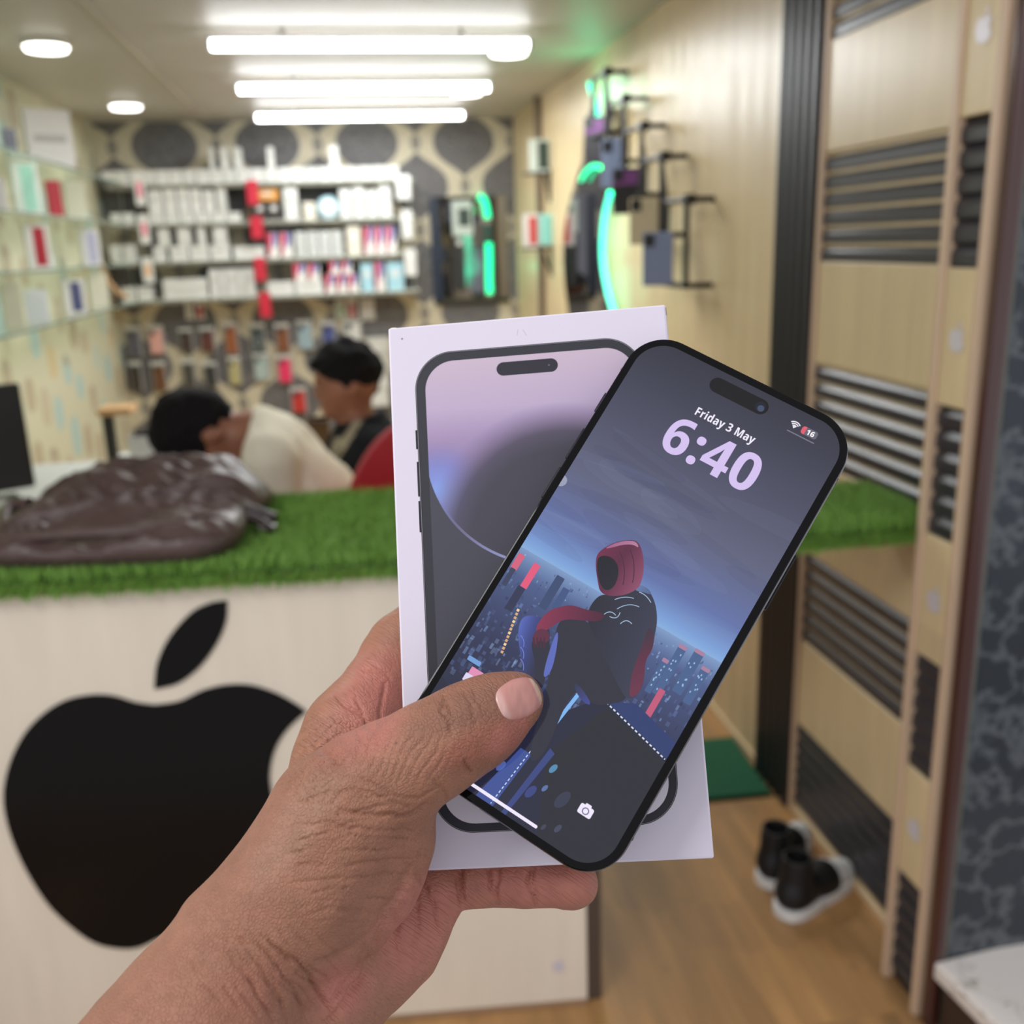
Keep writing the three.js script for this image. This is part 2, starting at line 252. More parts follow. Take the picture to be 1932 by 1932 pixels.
// ---------------------------------------------------------------- the counter with its turf top
const TURN = -0.09, CT = V(0.373, 0, -1.574);                        // right front foot of the counter; it runs to the left, a little away
const along = (s, y, back) => V(CT.x - s * Math.cos(TURN) - back * Math.sin(TURN), y, CT.z + s * Math.sin(TURN) - back * Math.cos(TURN));
const BOARD = 0.932, DEEP = 0.48;
{
  const cream = dataTex(512, 512, (u, v) => { const k = 1 + fbm(u * 40, v * 6, 1, 3) * 0.02 + fbm(u * 3, v * 3, 4, 3) * 0.03; return [0.895 * k, 0.85 * k, 0.775 * k]; }, true);
  const t = thing('shop_counter', 'cream shop counter with a big black bitten fruit emblem on its front', 'counter', CT.clone()); t.rotation.y = TURN;
  part('front_panel', metricUV(box(1.63, 0.902, 0.03, -0.815, 0.456, -0.015), 1), P({ map: cream, roughness: 0.4 }), t);
  part('toe_strip', box(1.63, 0.01, 0.04, -0.815, 0.003, -0.012), std(rgb(150, 120, 90), 0.6), t);
  part('side_panel', box(0.03, 0.9, 0.42, -0.017, 0.455, -0.24), std(rgb(120, 92, 64), 0.5), t);
  part('corner_strip', rbox(0.03, 0.904, 0.035, 0.004, 0.0145, 0.453, -0.02), std(rgb(92, 82, 74), 0.38, { metalness: 0.4 }), t, 'dark metal corner strip');
  part('top_board', rbox(1.64, 0.025, DEEP, 0.004, -0.812, BOARD - 0.0125, 0.004 - DEEP / 2), std(rgb(190, 160, 115), 0.5), t);
  // emblem outline in the plane of the panel, one unit = one metre
  const org = along(0, 0, 0), nrm = V(Math.sin(TURN), 0, Math.cos(TURN)), xd = V(Math.cos(TURN), 0, -Math.sin(TURN));
  const onPanel = (px, py) => { const r = ray(px, py), k = org.clone().sub(CAM).dot(nrm) / r.dot(nrm), q = r.multiplyScalar(k).add(CAM); return new THREE.Vector2(q.clone().sub(org).dot(xd), q.y); };
  const leafPts = [[292, 1299], [297, 1251], [320, 1201], [361, 1155], [397, 1137], [429, 1132], [427, 1169], [411, 1210], [379, 1255], [338, 1287]];
  const bodyPts = [[292, 1329], [256, 1324], [215, 1312], [174, 1310], [128, 1319], [87, 1342], [50, 1379], [23, 1429], [9, 1484], [11, 1534], [27, 1589], [55, 1648], [91, 1703], [132, 1744], [178, 1776], [224, 1787], [262, 1785], [300, 1768], [335, 1755], [372, 1762], [412, 1783], [455, 1783], [500, 1755], [540, 1705], [570, 1650], [588, 1600], [580, 1580], [545, 1555], [520, 1520], [511, 1484], [510, 1452], [520, 1411], [543, 1374], [578, 1341], [557, 1326], [520, 1306], [475, 1292], [429, 1291], [384, 1301], [338, 1322]];
  const smoothShape = (pts, sharp) => { const s = new THREE.Shape(), q = pts.map(([a, b]) => onPanel(a, b)); s.moveTo(q[0].x, q[0].y); let run = [q[0]]; for (let i = 1; i <= q.length; i++) { const p = q[i % q.length]; run.push(p); if (sharp.includes(i % q.length)) { s.splineThru(run.slice(1)); run = [p]; } } return s; };
  const em = new THREE.Group(); em.name = 'emblem'; t.add(em); em.userData.label = 'glossy black bitten fruit emblem';
  const ink = P({ color: rgb(12, 11, 12), roughness: 0.2, specularIntensity: 0.5 });
  part('leaf', extrude(smoothShape(leafPts, [5, 0]), 0.003, 0, 10).translate(0, 0, 0.001), ink, em);
  part('fruit', extrude(smoothShape(bodyPts, [25, 33, 0]), 0.003, 0, 8).translate(0, 0, 0.001), ink, em);

  // hinged flap between counter and right wall
  const fl = thing('counter_flap', 'board topped with green turf bridging the counter and the right wall', 'counter flap');
  const fs = new THREE.Shape(); const fq = [[0.412, 1.552], [0.968, 1.543], [1.045, 1.56], [1.045, 1.83], [0.458, 2.0]]; fq.forEach(([x, z], i) => (i ? fs.lineTo(x, z) : fs.moveTo(x, z))); fs.closePath();
  part('board', extrude(fs, 0.025).rotateX(-Math.PI / 2).translate(0, BOARD - 0.025, 0), std(rgb(150, 112, 74), 0.5), fl);
  part('hinge', rbox(0.02, 0.006, 0.2, 0.002, 0.47, BOARD - 0.028, -1.76), std(rgb(90, 85, 80), 0.4, { metalness: 0.7 }), fl);

  // artificial turf: backing and blades
  const blade = new THREE.BufferGeometry();
  { const w = 0.0013, h = 0.02; blade.setAttribute('position', new THREE.BufferAttribute(new Float32Array([-w, 0, 0, w, 0, 0, -w * 0.8, h * 0.55, 0.003, w * 0.8, h * 0.55, 0.003, 0, h, 0.009]), 3)); blade.setIndex([0, 1, 2, 1, 3, 2, 2, 3, 4]); blade.computeVertexNormals(); }
  const turfMat = P({ color: 0xffffff, roughness: 0.55, side: THREE.DoubleSide }), under = std(rgb(52, 84, 32), 0.9);
  function turf(label, name, place, n, fringe, backing) {
    const g = thing(name, label, 'turf'); part('backing', backing, under, g);
    const m = new THREE.InstancedMesh(blade, turfMat, n + fringe); m.name = 'grass_blades'; m.userData.kind = 'stuff'; shade(m);
    const q = new THREE.Quaternion(), e = new THREE.Euler(), M = new THREE.Matrix4(), col = new THREE.Color();
    for (let i = 0; i < n + fringe; i++) {
      const edge = i >= n, p = place(edge); e.set(edge ? rr(0.7, 1.9) : rr(-0.5, 0.5), edge ? rr(-0.5, 0.5) : rnd() * 6.28, rr(-0.45, 0.45), 'YXZ'); q.setFromEuler(e);
      const s = rr(0.75, 1.25); M.compose(p, q, V(s, s, s)); m.setMatrixAt(i, M);
      const pale = fbm(p.x * 14, p.z * 14, 3, 2) * 0.3 + rr(-0.25, 0.25); col.setRGB(0.21 + 0.1 * pale, 0.40 + 0.14 * pale, 0.07 + 0.035 * pale); m.setColorAt(i, col);
    }
    g.add(m);
  }
  const bk = rbox(1.64, 0.004, DEEP + 0.01, 0.002, -0.812, BOARD + 0.002, 0.013 - DEEP / 2); bk.rotateY(TURN); bk.translate(CT.x, 0, CT.z);
  turf('bright green artificial turf covering the counter top under the brown bag', 'artificial_turf', (edge) => edge ? along(rr(-0.008, 1.63), BOARD + rr(-0.016, 0.005), rr(-0.016, -0.008)) : along(rr(-0.008, 1.63), BOARD + 0.004, rr(-0.015, DEEP - 0.01)), 66000, 7000, bk);
  const inside = (x, z) => { let c = false; for (let i = 0, j = 4; i < 5; j = i++) { const [a, b] = fq[i], [d, e] = fq[j]; if ((b > z) !== (e > z) && x < ((d - a) * (z - b)) / (e - b) + a) c = !c; } return c; };
  turf('green artificial turf on the flap beside the louvred right wall', 'artificial_turf', (edge) => {
    if (edge) { const x = rr(0.4, 0.97); return V(x, BOARD + rr(-0.014, 0.005), -1.541 - (0.968 - x) * 0.0153 * 1); }
    for (;;) { const x = rr(0.4, 1.045), z = rr(1.543, 2.0); if (inside(x, z)) return V(x, BOARD + 0.004, -z); }
  }, 20000, 3000, extrude(fs, 0.004).rotateX(-Math.PI / 2).translate(0, BOARD, 0));
}

// small pale stickers shaped like the emblem
{
  const mini = (k) => { const s = new THREE.Shape(); s.moveTo(0, 0.32); s.bezierCurveTo(-0.2, 0.42, -0.5, 0.4, -0.5, 0); s.bezierCurveTo(-0.5, -0.3, -0.25, -0.55, -0.1, -0.5); s.bezierCurveTo(0, -0.46, 0.05, -0.46, 0.1, -0.5); s.bezierCurveTo(0.25, -0.55, 0.42, -0.35, 0.46, -0.18); s.bezierCurveTo(0.26, -0.08, 0.26, 0.16, 0.44, 0.24); s.bezierCurveTo(0.32, 0.42, 0.14, 0.38, 0, 0.32);
    const l = new THREE.Shape(); l.moveTo(0, 0.38); l.bezierCurveTo(0, 0.55, 0.1, 0.66, 0.24, 0.68); l.bezierCurveTo(0.24, 0.52, 0.14, 0.4, 0, 0.38);
    return merge([extrude(s, 0.02), extrude(l, 0.02)]).scale(k, k, 0.04); };
  const silver = std(rgb(214, 210, 214), 0.3, { metalness: 0.2 });
  const where = { 1.74: 'nearest the ceiling', 1.277: 'below the highest black louvre', 0.825: 'level with the turf', 0.37: 'low down beside the shoes' };
  for (const y of [1.74, 1.277, 0.825, 0.37]) { const g = mini(0.042); g.rotateY(-Math.PI / 2); const m = single('sticker', g, silver, 'small silver bitten fruit sticker on the narrow louvred panel, ' + where[y], 'sticker', 'emblem stickers on the narrow panel'); m.position.set(0.979, y, -1.468); }
  const p = V(CT.x, 0, CT.z), m = single('sticker', mini(0.026), std(rgb(206, 200, 206), 0.3), 'tiny pale sticker low on the right end of the cream counter front', 'sticker');
  const q = onZ(1055, 1825, -1.575); m.position.set(q.x, q.y, CT.z + (CT.x - q.x) * Math.tan(TURN) + 0.0005); m.rotation.y = TURN;
}

// ---------------------------------------------------------------- back wall shelves and their stock
const white = std(rgb(224, 225, 222), 0.5), white2 = std(rgb(213, 214, 210), 0.55), offwhite = std(rgb(200, 199, 190), 0.55);
const SHZ = -5.85;                                                   // front of the back shelves
const SH = [1.822, 1.617, 1.415, 1.209];
{
  const u = thing('wall_shelf', 'white shelf unit with four boards across the medallion papered back wall', 'shelf unit');
  const glassy = std(rgb(222, 226, 218), 0.25);
  SH.forEach((y) => { const b = part('shelf_board', rbox(1.66, 0.018, 0.24, 0.003, -0.385, y - 0.009, SHZ - 0.125), glassy, u); part('lip', rbox(1.66, 0.022, 0.006, 0.002, -0.385, y - 0.014, SHZ - 0.003), std(rgb(128, 126, 112), 0.5), b); });
  for (const x of [-1.19, -0.38, 0.43]) part('bracket', rbox(0.012, 0.64, 0.02, 0.002, x, 1.52, SHZ - 0.238), std(rgb(170, 170, 165), 0.4), u);
}
const wedge = canvasTex(64, 96, (c) => { c.fillStyle = '#eceae6'; c.fillRect(0, 0, 64, 96); c.fillStyle = '#d3305c'; c.beginPath(); c.moveTo(0, 0); c.lineTo(34, 0); c.lineTo(6, 96); c.lineTo(0, 96); c.fill(); c.fillStyle = '#3a3f9c'; c.beginPath(); c.moveTo(36, 0); c.lineTo(64, 0); c.lineTo(50, 50); c.lineTo(30, 60); c.fill(); });
const stripes = canvasTex(64, 64, (c) => { c.fillStyle = '#e4e6e4'; c.fillRect(0, 0, 64, 64); c.fillStyle = '#9aa2a2'; for (let i = 0; i < 3; i++) c.fillRect(6, 8 + i * 20, 52, 9); });
const KIND = {
  w: [white, 'white', null], v: [white2, 'off-white', null], o: [std(rgb(216, 152, 72), 0.5), 'orange', null], k: [std(rgb(58, 54, 52), 0.5), 'dark', null], c: [std(rgb(228, 222, 206), 0.5), 'cream', null],
  b: [std(rgb(168, 212, 226), 0.45), 'pale blue', null], p: [white, 'pink, blue and white', P({ map: wedge, roughness: 0.4 })], s: [white2, 'grey striped', P({ map: stripes, roughness: 0.4 })],
};
const stockGeo = (w, h, d) => rbox(w, h, d, Math.min(0.003, w * 0.1), 0, h / 2, -d / 2, 1);
function stock(x0, x1, hpx, y, kind, label, group, up = 0, depth = 0.1) {
  const a = onZ(x0, 450, SHZ - 0.01).x, b = onZ(x1, 450, SHZ - 0.01).x, w = b - a - 0.002, h = hpx * 0.00325, [m, , face] = KIND[kind];
  const t = thing('stock_box', label, 'box', V((a + b) / 2, y, SHZ - 0.012 - up), group);
  part('carton', stockGeo(w, h, depth), m, t);
  if (face) part('front_print', new THREE.PlaneGeometry(w * 0.96, h * 0.96).translate(0, h / 2, 0.0008), face, t);
  else part('label_patch', new THREE.PlaneGeometry(w * 0.5, h * 0.22).translate(0, h * 0.62, 0.0008), kind === 'w' ? offwhite : white, t);
  return y + h;
}
{
  const [T, A, B, C] = SH;
  // top board
  for (let i = 0; i < 22; i++) stock(207 + i * 25.2, 231 + i * 25.2, 22, T, i % 3 ? 'w' : 'v', ORD[i] + ' from the left in the row of flat white cartons on the topmost back shelf', 'flat cartons on the topmost shelf');
  [[410, 419, 'narrow white carton standing leftmost on top of the flat row'], [431, 446, 'white carton standing second on top of the flat row'], [456, 470, 'white carton standing third on top of the flat row'], [518, 530, 'white carton standing fourth on top of the flat row'], [633, 650, 'white carton standing alone at the right on the flat row']].forEach(([a, b, l]) => stock(a, b, 34, T + 0.0715, 'w', l + ' on the topmost shelf'));
  // second board
  let g = 'small cartons on the second shelf, left half', y2 = 0;
  for (let i = 0; i < 6; i++) y2 = stock(286 + i * 29, 313 + i * 29, 15, A, 'w', ORD[i] + ' low white carton from the left, bottom of the second back shelf', g);
  for (const [i, [a, b, h]] of [[288, 314, 38], [317, 340, 41], [343, 365, 42], [367, 388, 39], [391, 412, 36], [416, 434, 43]].entries()) stock(a, b, h, y2, rnd() < 0.4 ? 'v' : 'w', ORD[i] + ' upright white carton from the left, upper layer of the second back shelf', 'upright cartons on the second shelf');
  for (const [i, [a, b]] of [[213, 232], [235, 256]].entries()) stock(a, b, 18, A, 'w', ORD[i] + ' small white carton at the far left end of the second back shelf', 'cartons at the left end of the second shelf');
  let k = 0; for (const [i, [a, b]] of [[484, 507], [510, 533]].entries()) k = stock(a, b, 32, A, 'k', ['left', 'right'][i] + ' dark carton under the orange one beside the red labels', 'dark cartons under the orange one');
  stock(490, 532, 19, k, 'o', 'orange carton lying on two dark ones on the second back shelf');
  stock(541, 568, 52, A, 'w', 'tall white carton right of the orange and dark cartons'); stock(577, 600, 28, A, 'c', 'small cream carton between white cartons on the second back shelf');
  for (const [i, [a, b, h]] of [[646, 668, 48], [671, 693, 50], [696, 716, 46], [719, 743, 51]].entries()) stock(a, b, h, A, 'w', ORD[i] + ' of four tall white cartons at the right end of the second back shelf', 'tall cartons on the second shelf, right end');
  const r = thing('round_tin', 'round pale blue tin standing among white cartons on the second back shelf', 'tin', onZ(624, 450, SHZ - 0.03)); r.position.y = A + 0.062;
  const tin = cyl(0.06, 0.06, 0.05, 28); tin.rotateX(Math.PI / 2); part('body', tin, KIND.b[0], r); const tl = cyl(0.045, 0.045, 0.004, 28); tl.rotateX(Math.PI / 2); tl.translate(0, 0, 0.027); part('label_disc', tl, white, r);
  // third board
  let y3 = 0; for (const [i, [a, b, h]] of [[285, 309, 24], [317, 352, 24], [355, 390, 24], [394, 430, 24]].entries()) y3 = stock(a, b, h, B, 'w', ORD[i] + ' white carton from the left, bottom layer of the third back shelf', 'bottom cartons on the third shelf');
  stock(438, 496, 20, B, 'w', 'wide flat white carton left of the red labels on the third back shelf');
  for (const [i, [a, b, h]] of [[297, 320, 30], [334, 360, 31], [372, 388, 34], [402, 428, 33]].entries()) stock(a, b, h, y3, 'v', ORD[i] + ' upright white carton from the left, top layer of the third back shelf', 'top cartons on the third shelf');
  for (const [i, [a, b]] of [[203, 225], [228, 252]].entries()) stock(a, b, 29, B, 'v', ORD[i] + ' grey white carton at the far left end of the third back shelf', 'cartons at the left end of the third shelf');
  for (const [i, [a, b]] of [[503, 525], [528, 551]].entries()) stock(a, b, 41, B, 'p', ORD[i] + ' pink and blue carton beside the second red label, third back shelf', 'patterned cartons right of the red labels');
  for (let j = 0, y = B; j < 3; j++) { let n = 0; for (let i = 0; i < 4; i++) n = stock(556 + i * 23, 577 + i * 23, 14, y, 's', 'grey striped carton in the ' + ['bottom', 'middle', 'top'][j] + ' row of the stack of twelve, ' + ORD[i] + ' from the left', 'grey striped cartons'); y = n; }
  stock(654, 681, 48, B, 'c', 'cream carton right of the grey striped stack');
  for (let i = 0; i < 3; i++) stock(686 + i * 21, 706 + i * 21, 46, B, 'p', ORD[i] + ' of three pink, blue and white cartons at the right end of the third shelf', 'patterned cartons at the right end of the third shelf');
  // lowest board
  for (let j = 0, y = C; j < 3; j++) y = stock(296, 381, 11, y, j % 2 ? 'v' : 'w', ['bottom', 'middle', 'top'][j] + ' one of three wide flat white cartons on the lowest back shelf');
  for (let i = 0; i < 5; i++) stock(386 + i * 17.5, 402 + i * 17.5, 47, C, i % 2 ? 'v' : 'w', ORD[i] + ' from the left of the slim upright white cartons on the lowest back shelf', 'slim cartons on the lowest shelf');
  for (const [i, [a, b]] of [[216, 242], [246, 274]].entries()) stock(a, b, 22, C, 'w', ORD[i] + ' small white carton at the far left end of the lowest back shelf', 'cartons at the left end of the lowest shelf');
  let y4 = 0; for (const [i, [a, b, h]] of [[496, 546, 22], [549, 602, 22]].entries()) y4 = stock(a, b, h, C, 'w', ['left', 'right'][i] + ' flat white carton under patterned ones on the lowest back shelf', 'flat cartons under patterned ones');
  stock(548, 573, 31, y4, 'p', 'patterned pink and blue carton, left one on the flat white pair'); stock(576, 598, 29, y4, 'p', 'patterned pink and blue carton, right one on the flat white pair');
  let y5 = 0; for (let i = 0; i < 3; i++) y5 = stock(607 + i * 22, 627 + i * 22, 31, C, 'p', ORD[i] + ' pink, blue and white carton from the left in the base of the small pyramid', 'patterned cartons in the pyramid base');
  stock(617, 637, 24, y5, 'p', 'patterned carton, left one on top of the small pyramid'); stock(640, 660, 24, y5, 'p', 'patterned carton, right one on top of the small pyramid');
  stock(676, 700, 48, C, 'b', 'pale blue carton right of the patterned pyramid'); stock(703, 722, 50, C, 'p', 'patterned carton between two pale blue ones on the lowest back shelf'); stock(726, 758, 48, C, 'b', 'pale blue carton at the right end of the lowest back shelf');

  // hanging label strips in front of the boards
  const red = std(rgb(200, 32, 58), 0.45), pinkP = std(rgb(236, 96, 140), 0.5), amber = std(rgb(236, 176, 110), 0.5);
  const strip = (x0, y0, x1, y1, m, label, patch, group) => {
    const a = onZ(x0, y0, SHZ + 0.03), b = onZ(x1, y1, SHZ + 0.03), w = b.x - a.x, h = a.y - b.y, t = thing('label_strip', label, 'label', V((a.x + b.x) / 2, (a.y + b.y) / 2, SHZ + 0.02), group);
    part('sheet', rbox(w, h, 0.006, 0.002), m, t); part('hook', bar(V(0, h / 2 - 0.004, 0), V(0, h / 2 - 0.004, -0.03), 0.003), white2, t);
    if (patch) part('print', rbox(w * 0.42, h * 0.45, 0.002, 0.0008, 0, 0, 0.0035), patch, t);
  };
  [[463, 340, 489, 386, 'first, just under the topmost shelf'], [471, 408, 498, 450, 'second'], [478, 486, 503, 530, 'third'], [487, 552, 513, 598, 'fourth, hanging below the lowest shelf']].forEach(([a, b, c, d, n]) => strip(a, b, c, d, red, 'red label hanging on the back shelves, ' + n));
  [[249, 325, 276, 388, pinkP, 'first'], [258, 405, 285, 460, pinkP, 'second'], [265, 486, 292, 534, amber, 'lowest']].forEach(([a, b, c, d, p, n]) => strip(a, b, c, d, white, n + ' white price label with a coloured print left of the back shelves', p));
  [[746, 330, 776, 376, 'uppermost'], [756, 397, 780, 450, 'middle'], [762, 470, 787, 520, 'lowest']].forEach(([a, b, c, d, n]) => strip(a, b, c, d, white, n + ' of three blank white labels at the right end of the back shelves'));

  // phone cases hung on the wall below the shelves
  const clear = P({ color: rgb(232, 232, 230), roughness: 0.2, transmission: 0.55, thickness: 0 });
  const hang = (x0, y0, x1, y1, col, label, ring) => {
    const z = BZ + 0.045, a = onZ(x0, y0, z), b = onZ(x1, y1, z), w = b.x - a.x, h = a.y - b.y, t = thing('phone_case', label, 'phone case', V((a.x + b.x) / 2, (a.y + b.y) / 2, z));
    part('blister', rbox(w * 1.2, h * 1.06, 0.012, 0.004, 0, h * 0.02, -0.012), clear, t); part('case', rbox(w * 0.92, h * 0.94, 0.012, 0.0055, 0, 0, 0), std(col, 0.5), t);
    part('camera_hole', rbox(w * 0.34, w * 0.34, 0.003, 0.001, -w * 0.22, h * 0.36, 0.006), std(rgb(40, 38, 38), 0.5), t); part('header', rbox(w * 1.15, h * 0.12, 0.004, 0.0015, 0, h * 0.59, -0.006), white, t);
    part('peg', bar(V(0, h * 0.66, 0.03), V(0, h * 0.66, -0.043), 0.003), std(rgb(190, 190, 190), 0.3, { metalness: 0.8 }), t);
    if (ring) part('ring', new THREE.TorusGeometry(w * 0.26, w * 0.05, 8, 24).translate(0, -h * 0.05, 0.008), std(rgb(150, 155, 160), 0.35), t);
  };
  const up = ' in the upper hanging row below the shelves', dn = ' in the lower hanging row below the shelves';
  [[237, 624, 268, 672, [92, 92, 104], 'slate grey phone case, leftmost' + up], [279, 622, 311, 668, [232, 176, 168], 'pale pink phone case second' + up], [337, 626, 365, 662, [70, 56, 50], 'very dark brown phone case third' + up], [376, 624, 406, 664, [98, 54, 46], 'reddish brown phone case' + up], [422, 616, 450, 668, [158, 92, 52], 'orange tan leather phone case' + up], [472, 618, 502, 668, [78, 92, 94], 'dark teal phone case with a grey ring, below the red labels', 1], [519, 618, 548, 664, [136, 84, 52], 'mid brown leather phone case hanging just right of the ringed one'], [560, 612, 591, 660, [160, 186, 198], 'pale blue phone case' + up], [606, 614, 634, 656, [76, 88, 150], 'deep blue phone case hanging just above the upright person'], [648, 612, 682, 650, [224, 226, 222], 'white phone case near the right' + up],
    [243, 690, 270, 738, [60, 54, 48], 'charcoal phone case, leftmost' + dn], [286, 690, 316, 738, [112, 74, 46], 'chestnut phone case second' + dn], [343, 686, 370, 728, [74, 72, 66], 'dark olive phone case third' + dn], [384, 690, 411, 730, [52, 54, 56], 'black phone case above the bowed head' + dn], [430, 680, 456, 726, [186, 178, 128], 'straw yellow phone case' + dn], [478, 674, 508, 718, [172, 192, 190], 'pale teal phone case' + dn], [523, 677, 552, 722, [238, 52, 104], 'hot pink phone case' + dn], [549, 738, 579, 778, [190, 52, 48], 'red phone case hanging lowest, by the dark haired seated person']].forEach(([a, b, c, d, col, l, ring]) => hang(a, b, c, d, rgb(...col), l, ring));
  const small = (x0, y0, x1, y1, col, label) => { const z = BZ + 0.03, a = onZ(x0, y0, z), b = onZ(x1, y1, z), w = b.x - a.x, h = a.y - b.y, t = thing('accessory_pack', label, 'accessory pack', V((a.x + b.x) / 2, (a.y + b.y) / 2, z)); part('card', rbox(w, h, 0.006, 0.002, 0, 0, -0.006), white, t); part('item', rbox(w * 0.5, h * 0.62, 0.014, 0.005, 0, -h * 0.08, 0.002), std(col, 0.45), t); part('peg', bar(V(0, h * 0.42, 0.02), V(0, h * 0.42, -0.03), 0.003), white2, t); };
  [[347, 568, 366, 602, [226, 226, 222], 'small white accessory pack hanging just under the lowest shelf at the left'], [367, 568, 387, 602, [196, 40, 62], 'small red and white accessory pack under the lowest shelf at the left'], [632, 566, 650, 600, [160, 204, 176], 'small green accessory pack under the lowest shelf at the right'], [655, 564, 674, 602, [202, 56, 66], 'small red accessory pack under the lowest shelf at the right'], [678, 564, 708, 604, [226, 224, 228], 'wide white accessory pack under the right end of the lowest shelf']].forEach(([a, b, c, d, col, l]) => small(a, b, c, d, rgb(...col), l));
  for (let i = 0; i < 4; i++) { const z = BZ + 0.05, a = onZ(691, 636 + i * 33, z), b = onZ(735, 667 + i * 33, z), t = thing('charger_pack', ['topmost', 'second', 'third', 'lowest'][i] + ' white charger pack of the column beside the phone carton', 'accessory pack', V((a.x + b.x) / 2, (a.y + b.y) / 2, z)); const w = b.x - a.x, h = a.y - b.y; part('carton', rbox(w, h * 0.95, 0.07, 0.004, 0, 0, -0.01), white2, t); part('window', rbox(w * 0.5, h * 0.5, 0.004, 0.001, 0, -h * 0.05, 0.025), white, t); }
}

// ---------------------------------------------------------------- left wall glass shelves
{
  const glass = P({ color: rgb(243, 250, 246), roughness: 0.05, transmission: 1, thickness: 0 }), gEdge = P({ color: rgb(150, 172, 158), roughness: 0.2, transmission: 0.3, thickness: 0 });
  const LY = [1.815, 1.612, 1.412, 1.215], E = -1.08, nth = ['topmost', 'second', 'third', 'lowest'];
  LY.forEach((y, i) => {
    const t = thing('glass_shelf', nth[i] + ' green edged glass shelf on the left wall', 'shelf', V(0, y, -4.2));
    part('pane', box(0.21, 0.008, 2.9, -1.19, -0.004, 0), glass, t); part('front_edge', rbox(0.004, 0.01, 2.9, 0.0015, E - 0.003, -0.0045, 0), gEdge, t);
    for (const z of [-1.2, 0, 1.2]) part('clip', rbox(0.03, 0.02, 0.03, 0.004, -1.285, -0.006, z), std(rgb(190, 195, 190), 0.3, { metalness: 0.7 }), t);
  });
  // cartons standing on the glass: px left, right, top at the front, shelf, print colour
  const carton = (x0, x1, top, i, face, print, label, turn = 0.5) => {
    const X = -1.15, y = LY[i], c = onX((x0 + x1) / 2, 450, X), depth = c.clone().sub(CAM).dot(AZ.clone().negate()), bot = onX((x0 + x1) / 2, 0, X);
    // height from the pixel of the top edge at this spot
    let ty = y + 0.16; for (let n = 0; n < 20; n++) { const q = V(c.x, ty, c.z).sub(CAM), py = HALF - FOCAL * q.dot(AY) / -q.dot(AZ); ty += (py - top) * depth / FOCAL * 0.8; }
    const h = clamp(ty - y, 0.04, 0.34), w = (x1 - x0) * depth / FOCAL * 0.86, t = thing('phone_carton', label, 'box', V(c.x, y + 0.0005, c.z)); t.rotation.y = turn;
    const d = Math.min(0.045, w * 0.5); part('carton', rbox(w, h, d, 0.003, 0, h / 2, 0), std(face, 0.45), t);
    if (print) part('front_print', rbox(w * 0.5, h * 0.86, 0.002, 0.0008, w * 0.06, h / 2, d / 2), std(print, 0.4), t);
    return bot;
  };
  carton(72, 166, 206, 0, rgb(226, 224, 226), null, 'large white carton with a faint grey line of print on the topmost glass shelf', 0.55);
  carton(-14, 28, 226, 0, rgb(206, 232, 226), null, 'mint white carton leaning at the left edge of the topmost glass shelf');
  carton(34, 60, 243, 0, rgb(92, 94, 106), null, 'dark grey carton beside the large white one on the topmost glass shelf');
  carton(-20, 24, 336, 1, rgb(224, 220, 222), null, 'white carton at the left edge of the second glass shelf');
  carton(36, 90, 306, 1, rgb(222, 228, 222), rgb(164, 216, 200), 'white carton printed with a mint green phone on the second glass shelf');
  carton(99, 128, 341, 1, rgb(190, 48, 66), null, 'narrow red carton on the second glass shelf'); carton(129, 172, 342, 1, rgb(218, 218, 198), null, 'cream carton right of the narrow red one on the second glass shelf');
  carton(44, 92, 424, 2, rgb(226, 222, 222), rgb(176, 40, 56), 'white carton printed with a dark red phone on the third glass shelf'); carton(148, 186, 434, 2, rgb(226, 224, 228), rgb(184, 184, 214), 'white carton printed with a lavender phone on the third glass shelf');
  carton(-18, 22, 532, 3, rgb(214, 212, 190), null, 'cream carton at the left edge of the lowest glass shelf'); carton(26, 72, 548, 3, rgb(226, 230, 238), null, 'bluish white carton on the lowest glass shelf', 0.3); carton(100, 146, 528, 3, rgb(224, 222, 222), rgb(78, 84, 124), 'white carton printed with a dark blue phone on the lowest glass shelf'); carton(150, 190, 516, 3, rgb(214, 212, 196), null, 'cream carton at the far right of the lowest glass shelf');
  const g = onX(118, 262, -1.09); const lab = scene.getObjectByName('phone_carton'); part('grey_print', rbox(0.13, 0.028, 0.001, 0.0004, 0, 0.11, 0.0228), std(rgb(186, 184, 186), 0.5), lab);
  single('copper_cable', tube([[184, 484], [192, 502], [200, 522], [212, 540], [226, 554], [240, 560]].map(([x, y]) => onZ(x, y, -5.62)), 0.012, 30), std(rgb(206, 160, 120), 0.5), 'peach coloured cable looping between the glass shelves and the back shelves', 'cable');
}

